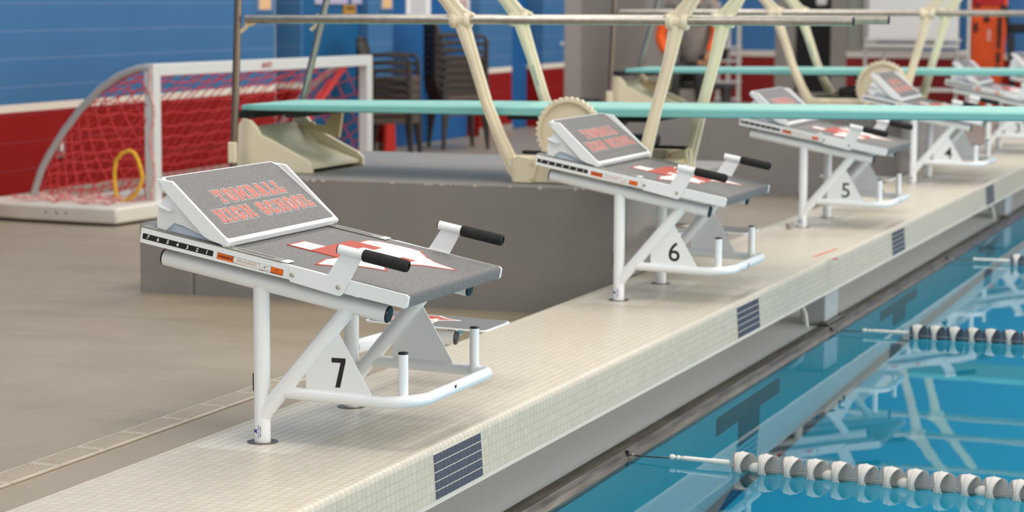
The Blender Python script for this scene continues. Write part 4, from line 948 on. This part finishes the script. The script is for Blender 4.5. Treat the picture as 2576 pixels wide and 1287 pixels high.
# ------------------------------------------------------------------ stacked chairs
def make_chair():
    T = empty('plastic_chair', (0, 0, 0))
    b = MB().prism([(-.19, .335), (.19, .35), (.20, .34), (.20, .29), (.19, .29), (.185, .325), (-.19, .315)], lambda a, c, d: Vector((a, d, c)), -.19, .19)
    b.prism([(-.19, .335), (.19, .345), (.19, .295), (-.19, .285)], lambda a, c, d: Vector((a, d, c)), -.20, -.19); b.prism([(-.19, .335), (.19, .345), (.19, .295), (-.19, .285)], lambda a, c, d: Vector((a, d, c)), .19, .20)
    b.build('seat', CHAIRT, T, bevel=.006)
    b = MB()
    for s_ in (-1, 1): b.tube([(-.18, s_*.17, .33), (-.215, s_*.17, .48), (-.245, s_*.155, .60), (-.25, s_*.12, .635)], .014, 8, rz=1.4)
    b.tube([(-.25, -.13, .63), (-.262, 0, .655), (-.25, .13, .63)], .02, 8)
    b.tube([(-.195, -.165, .40), (-.205, 0, .395), (-.195, .165, .40)], .014, 8)
    for k in range(7):
        y = -.12+.04*k; b.tube([(-.2, y*.9, .39), (-.235, y, .52), (-.255, y, .635)], .0095, 6, rz=1.5)
    b.build('backrest', CHAIRM, T)
    for s_ in (-1, 1):
        b = MB().tube([(-.225, s_*.195, .51), (0, s_*.215, .525), (.16, s_*.205, .51), (.185, s_*.20, .46), (.19, s_*.195, .33)], .016, 8)
        b.build('armrest', CHAIRM, T)
        for sx in (-1, 1):
            MB().tube([(sx*.165, s_*.175, .32), (sx*.185, s_*.19, .15), (sx*.20, s_*.205, .0)], [.028, .022, .016], 8).build('leg', CHAIRM, T)
    return T
ch0 = make_chair(); used = False
top = {0: 'lowest brown plastic chair of the {} stack', 1: 'second brown plastic chair from the floor in the {} stack', 2: 'third brown plastic chair from the floor in the {} stack', 3: 'fourth brown plastic chair from the floor in the {} stack', 4: 'fifth brown plastic chair from the floor in the {} stack', 5: 'sixth brown plastic chair from the floor in the {} stack', 6: 'seventh brown plastic chair from the floor in the {} stack', 7: 'eighth brown plastic chair from the floor in the {} stack'}
for (cx, cy, rz, n, nm_, sc_) in ((-4.72, 10.82, radians(12), 6, 'left', .90), (-4.70, 12.10, radians(40), 8, 'right', .92)):
    for k in range(n):
        c = ch0 if not used else copy_tree(ch0); used = True
        c.location = (cx, cy, ZF+k*.058); c.rotation_euler.z = rz; c.scale = (sc_,)*3
        lb = top[k].format(nm_) if k < n-1 else 'topmost brown plastic chair of the %s stack by the blue doors' % nm_
        tag(c, lb, 'chair', 'stacked plastic chairs by the blue wall')

# ------------------------------------------------------------------ things at the far end
def skin_obj(name, joints, edges, radii, m_, parent, O, sub=2):
    me = bpy.data.meshes.new(name); me.from_pydata([Vector(j)-O for j in joints], edges, []); me.materials.append(m_)
    o = bpy.data.objects.new(name, me); COL.objects.link(o); o.parent = parent
    md = o.modifiers.new('skin', 'SKIN'); md.use_smooth_shade = True
    for i, r in enumerate(radii): me.skin_vertices[0].data[i].radius = (r if isinstance(r, tuple) else (r, r))
    me.skin_vertices[0].data[0].use_root = True
    s = o.modifiers.new('sub', 'SUBSURF'); s.levels = sub; s.render_levels = sub
    dg = bpy.context.evaluated_depsgraph_get(); ev = bpy.data.meshes.new_from_object(o.evaluated_get(dg)); o.modifiers.clear(); o.data = ev
    ev.materials.clear(); ev.materials.append(m_); ev.polygons.foreach_set('use_smooth', [True]*len(ev.polygons))
    return o
PY = 17.0; pelvis = at_y(1748, 172, PY); O = Vector((pelvis.x, PY, ZF)); T = empty('person', O)
tag(T, 'person in a grey shirt with orange sleeves and dark trousers, seated far behind the springboards', 'person')
P = lambda u, v, dy=0: at_y(u, v, PY)+Vector((0, dy, 0))
pel = P(1748, 168); che = P(1742, 60); nek = P(1742, -22); hed = P(1742, -62, -.02); htop = P(1742, -95, -.02)
sl, sr_ = P(1688, -2), P(1797, -2); el, er = P(1664, 95, -.05), P(1806, 95, -.05); hl, hr = P(1702, 150, -.26), P(1792, 152, -.26)
kl, kr = P(1722, 176, -.42), P(1790, 176, -.42); al = Vector((kl.x+.01, kl.y+.03, ZF+.09)); ar = Vector((kr.x+.02, kr.y+.03, ZF+.09))
hipl, hipr = pel+Vector((-.09, 0, -.02)), pel+Vector((.09, 0, -.02))
js = [pel, che, nek, hed, htop, sl, el, hl, sr_, er, hr, hipl, kl, al, al+Vector((0, -.16, -.05)), hipr, kr, ar, ar+Vector((0, -.16, -.05))]
es = [(0, 1), (1, 2), (2, 3), (3, 4), (1, 5), (5, 6), (6, 7), (1, 8), (8, 9), (9, 10), (0, 11), (11, 12), (12, 13), (13, 14), (0, 15), (15, 16), (16, 17), (17, 18)]
skin_obj('body', js, es, [.12, .13, .05, .085, .075, .05, .035, .026, .05, .035, .026, .075, .05, .035, .03, .075, .05, .035, .03], SKIN, T, O)
for hnd, sg in ((hl, 1), (hr, -1)):
    b = MB()
    for k in range(4): b.tube([hnd+Vector((sg*(-.03+.02*k), -.04, -.005)), hnd+Vector((sg*(-.035+.022*k), -.085, -.015)), hnd+Vector((sg*(-.036+.023*k), -.11, -.035-.004*(k % 2)))], [.009, .008, .007], 8)
    b.tube([hnd+Vector((sg*.035, -.01, 0)), hnd+Vector((sg*.06, -.04, -.005)), hnd+Vector((sg*.066, -.06, -.015))], [.010, .009, .008], 8)
    b.build('fingers', SKIN, T, O)
skin_obj('shirt', [pel+Vector((0, 0, -.02)), che, sl+Vector((.02, 0, -.03)), sr_+Vector((-.02, 0, -.03)), nek+Vector((0, 0, -.05)), sl*.5+el*.5, sr_*.5+er*.5], [(0, 1), (1, 2), (1, 3), (1, 4), (2, 5), (3, 6)], [(.165, .14), (.175, .14), .085, .085, .07, .066, .066], SHIRT, T, O)
for a, b_, c_, nn in ((sl, el, hl, 'l'), (sr_, er, hr, 'r')):
    skin_obj('sleeve', [a*.45+b_*.55, b_, b_*.35+c_*.65], [(0, 1), (1, 2)], [.064, .060, .048], SLEEVE, T, O)
skin_obj('trousers', [pel+Vector((0, 0, -.03)), hipl, kl, al+Vector((0, 0, .02)), hipr, kr, ar+Vector((0, 0, .02))], [(0, 1), (1, 2), (2, 3), (0, 4), (4, 5), (5, 6)], [.14, .095, .075, .06, .095, .075, .06], TROUS, T, O)
MB().lathe([(.0001, .115), (.05, .105), (.085, .07), (.095, .02), (.085, -.02), (.07, -.03)], hed+Vector((0, .015, .0)), (0, 0, 1), 16).build('hair', HAIR, T, O)
b = MB()
for sx in (-1, 1): b.lathe([(.0001, .006), (.008, .004), (.010, 0)], hed+Vector((sx*.03, -.083, .01)), (0, -1, 0), 8)
b.build('eyes', INK, T, O)
MB().lathe([(.0001, .03), (.010, .018), (.014, 0)], hed+Vector((0, -.075, -.012)), (0, -1, -.3), 8).build('nose', SKIN, T, O)
MB().bbox(hed.x-.022, hed.x+.022, hed.y-.086, hed.y-.076, hed.z-.045, hed.z-.037, .003).build('mouth', mat('lips', (150, 80, 70), .5), T, O)
o = empty('bench', (pelvis.x, PY, ZF)); tag(o, 'dark bench under the seated person', 'bench')
zz = pel.z-.16
MB().bbox(pelvis.x-.3, pelvis.x+.35, PY-.15, PY+.2, zz-.05, zz, .01).build('seat', TROUS, o, o.location)
for sx in (-.26, .31): MB().bbox(pelvis.x+sx-.02, pelvis.x+sx+.02, PY-.1, PY+.15, ZF, zz-.05, .004).build('leg', TROUS, o, o.location)
# white bag held beside the person: pale panel leaning
# whiteboard
def whiteboard():
    Y = 19.6; a = at_y(2186, 0, Y); b_ = at_y(2410, 97, Y); T = empty('whiteboard', ((a.x+b_.x)/2, Y, ZF)); O = T.location; tag(T, 'rolling whiteboard on a pale metal stand near the far wall', 'whiteboard')
    z0, z1 = b_.z, 1.75
    MB().bbox(a.x, b_.x, Y-.01, Y+.01, z0, z1, .004).build('panel', WB, T, O)
    MB().bbox(a.x-.03, b_.x+.03, Y-.02, Y+.02, z0-.035, z0, .004).build('frame', WBF, T, O)
    MB().bbox(a.x-.02, b_.x+.02, Y-.1, Y-.01, at_y(2300, 112, Y).z-.03, at_y(2300, 112, Y).z+.01, .004).build('tray', WBF, T, O)
    MB().bbox(a.x+.1, b_.x-.1, Y-.08, Y-.03, at_y(2300, 112, Y).z+.01, at_y(2300, 104, Y).z, .004).build('eraser', INK, T, O)
    for x in (a.x-.04, a.x+.16, b_.x-.02, b_.x+.10):
        MB().tube([(x, Y+.05, ZF+.05), (x, Y+.05, z1)], .018, 10).build('leg', WBF, T, O)
    MB().bbox(a.x-.04, b_.x+.1, Y-.02, Y+.02, at_y(2300, 128, Y).z-.03, at_y(2300, 128, Y).z+.01, .004).build('cross_rail', WBF, T, O)
    MB().bbox(a.x-.04, b_.x+.1, Y-.02, Y+.02, at_y(2300, 225, Y).z-.02, at_y(2300, 225, Y).z+.02, .004).build('cross_rail', WBF, T, O)
    for x in (a.x-.04, b_.x+.1): MB().bbox(x-.02, x+.02, Y-.25, Y+.25, ZF, ZF+.05, .008).build('foot', WBF, T, O)
whiteboard()
# rescue board leaning upright
Y = 20.4; a = at_y(2444, 0, Y); c_ = at_y(2530, 178, Y); T = empty('rescue_board', ((a.x+c_.x)/2, Y, ZF)); O = T.location; tag(T, 'upright orange rescue board with black straps against the far wall', 'rescue board')
cx = (a.x+c_.x)/2; hw = (c_.x-a.x)/2
MB().prism([(-hw*.75, ZF), (hw*.62, ZF), (hw*.88, .4), (hw, .8), (hw*1.0, 1.3), (hw*.7, 1.5), (-hw*.7, 1.5), (-hw, 1.3), (-hw, .6), (-hw*.95, .3)], lambda p_, q_, d: Vector((cx+p_, Y+d, q_)), -.035, .035).build('board', ORB, T, O, bevel=.02)
zr = at_y(2480, 12, Y).z
MB().prism([(-hw*.9, zr), (hw*.9, zr), (hw*.9, 1.3), (-hw*.9, 1.3)], lambda p_, q_, d: Vector((cx+p_, Y+d, q_)), -.05, -.03).build('pad', REDB, T, O, bevel=.01)
b = MB()
for (px, py, w, h_) in ((2455, 68, .02, .05), (2515, 65, .022, .10), (2513, 105, .018, .07), (2482, 48, .03, .03), (2511, 145, .02, .06), (2508, 172, .03, .03), (2460, 8, .03, .04), (2522, 18, .02, .06)):
    p3 = at_y(px, py, Y-.04); MB().bbox(p3.x-w, p3.x+w, Y-.048, Y-.036, p3.z-h_, p3.z+h_, .004).build('strap', INK, T, O)
b = MB(); dv = Vector((0, 0, -1)); p3 = at_y(2488, 88, Y-.036)
put_text(b, 'GUARD', .1, lambda q_, r_: Vector((p3.x+r_, Y-.0362, p3.z+q_)), fit=(.12, .035), bold=.002); b.build('mark', PAPER, T, O)
# black stool and hose at right edge
p3 = at_y(2566, 70, 20); T = empty('black_chair', (p3.x, 20, ZF)); O = T.location; tag(T, 'black folding chair at the right edge before the far blue wall', 'chair')
MB().bbox(p3.x-.10, p3.x+.25, 19.96, 20.0, p3.z-.05, p3.z+.05, .02).build('backrest', INK, T, O)
for sx in (-.06, .22): MB().tube([(p3.x+sx, 19.98, p3.z), (p3.x+sx*1.0, 19.98, ZF+.0)], .012, 8).build('leg', INK, T, O)
MB().bbox(p3.x-.08, p3.x+.24, 19.6, 19.96, p3.z-.30, p3.z-.27, .01).build('seat', INK, T, O)
p = [at_y(2530, 15, 20.2), at_y(2536, 60, 20.2), at_y(2541, 110, 20.2), at_y(2545, 165, 20.2), at_y(2548, 245, 20.2)]; p[-1].z = ZF
o = MB().tube(p, [.03, .025, .03, .03, .03], 8).build('pole', INK); tag(o, 'thin black pole leaning beside the orange rescue board', 'pole')
# white wire rack on the red wall, paper cart
Y = 20.3; T = empty('wire_rack', (at_y(1840, 200, Y).x, Y, ZF)); O = T.location; tag(T, 'white wire rack against the red far wall right of the person', 'rack')
xs_ = [at_y(x, 180, Y).x for x in (1806, 1832, 1858)]; zs = [at_y(1830, y, Y).z for y in (118, 152, 205, 248)]
for x in xs_: MB().bbox(x-.02, x+.02, Y-.02, Y+.02, ZF, zs[0]+.5, .004).build('post', WBF, T, O)
for z in zs: MB().bbox(xs_[0], xs_[2], Y-.15, Y+.15, z-.012, z+.012, .004).build('shelf', WBF, T, O)
MB().bbox(xs_[0]+.02, xs_[1], Y-.1, Y+.1, zs[1]+.012, zs[1]+.16, .01).build('bin', INK, T, O)
# things under benches: red and black bag by the shutter
q = at_z(1510, 258, ZF); 
T = empty('sports_bag', (-4.85, 15.9, ZF)); O = T.location; tag(T, 'small red and black bag on the floor before the grey shutter', 'bag')
MB().bbox(O.x-.12, O.x+.15, 15.7, 16.2, ZF, ZF+.14, .04).build('body', REDD, T, O); MB().bbox(O.x-.1, O.x+.13, 15.55, 15.9, ZF+.1, ZF+.24, .04).build('flap', INK, T, O)
# red folded mat leaning on the wall by the chairs
for px, w, lb in ((972, 26, 'red kickboard leaning on the wall behind the left chair stack'),):
    a = at_x(px-w/2, 380, WL+.05); b_ = at_x(px+w/2, 380, WL+.05)
    o = MB().prism([(a.y, ZF), (b_.y, ZF), (b_.y-.03, ZF+.30), ((a.y+b_.y)/2, ZF+.36), (a.y+.03, ZF+.30)], lambda p_, q_, d: Vector((WL+.06+d, p_, q_)), 0, .03).build('kickboard', mat('red foam', (196, 36, 20), .6) if px == 972 else bpy.data.materials['red foam'], bevel=.006); tag(o, lb, 'kickboard')
# red mark and scuff on the coping top
q = at_z(2098, 652, .0); q2 = at_z(2048, 645, 0); q3 = at_z(2105, 625, 0)
o = MB().add([(q.x-.01, q.y-.02, .0008), (q.x+.012, q.y-.01, .0008), (q.x+.010, q.y+.05, .0008), (q.x-.012, q.y+.07, .0008)], [(0, 1, 2, 3)]).build('paint_mark', REDD); tag(o, 'small dark red paint mark on the coping edge past block 6', 'paint mark')
dd = (q3-q2).normalized(); nn = Vector((-dd.y, dd.x, 0))*.007
o = MB().add([q2+nn+Vector((0, 0, .0008)), q2-nn+Vector((0, 0, .0008)), q3-nn+Vector((0, 0, .0008)), q3+nn+Vector((0, 0, .0008))], [(0, 1, 2, 3)]).build('paint_line', ORINK); tag(o, 'thin faded orange line on the tiles past block 6', 'paint mark')
q = at_z(1986, 575, 0); o = MB().bbox(q.x-.012, q.x+.012, q.y-.02, q.y+.02, .0, .030, .003).build('steel_cap', STEEL); tag(o, 'small steel socket cap on the tiles left of block 5', 'cap')

# ------------------------------------------------------------------ light
w = bpy.data.worlds.new('world'); SC.world = w; w.use_nodes = True
bg = w.node_tree.nodes['Background']; bg.inputs[0].default_value = (1.0, .985, .955, 1); bg.inputs[1].default_value = .92
def area(loc, sx, sy, e, col=(1, .96, .90)):
    l = bpy.data.lights.new('ceiling_light', 'AREA'); l.shape = 'RECTANGLE'; l.size = sx; l.size_y = sy; l.energy = e; l.color = col
    o = bpy.data.objects.new('ceiling_light', l); COL.objects.link(o); o.location = loc; return o
wl = area((12.5, 5, 2.6), 4.5, 22, 1050, (1, .98, .95)); wl.rotation_euler = (0, radians(90), 0); wl.name = 'side_fill_light'  # unseen side fill added to lift the gutter grate, no window stands here
for x in (-3, 1.5):
    for y in (-1, 5, 11, 17): area((x, y, 6.2), 1.2, 3.0, 85)
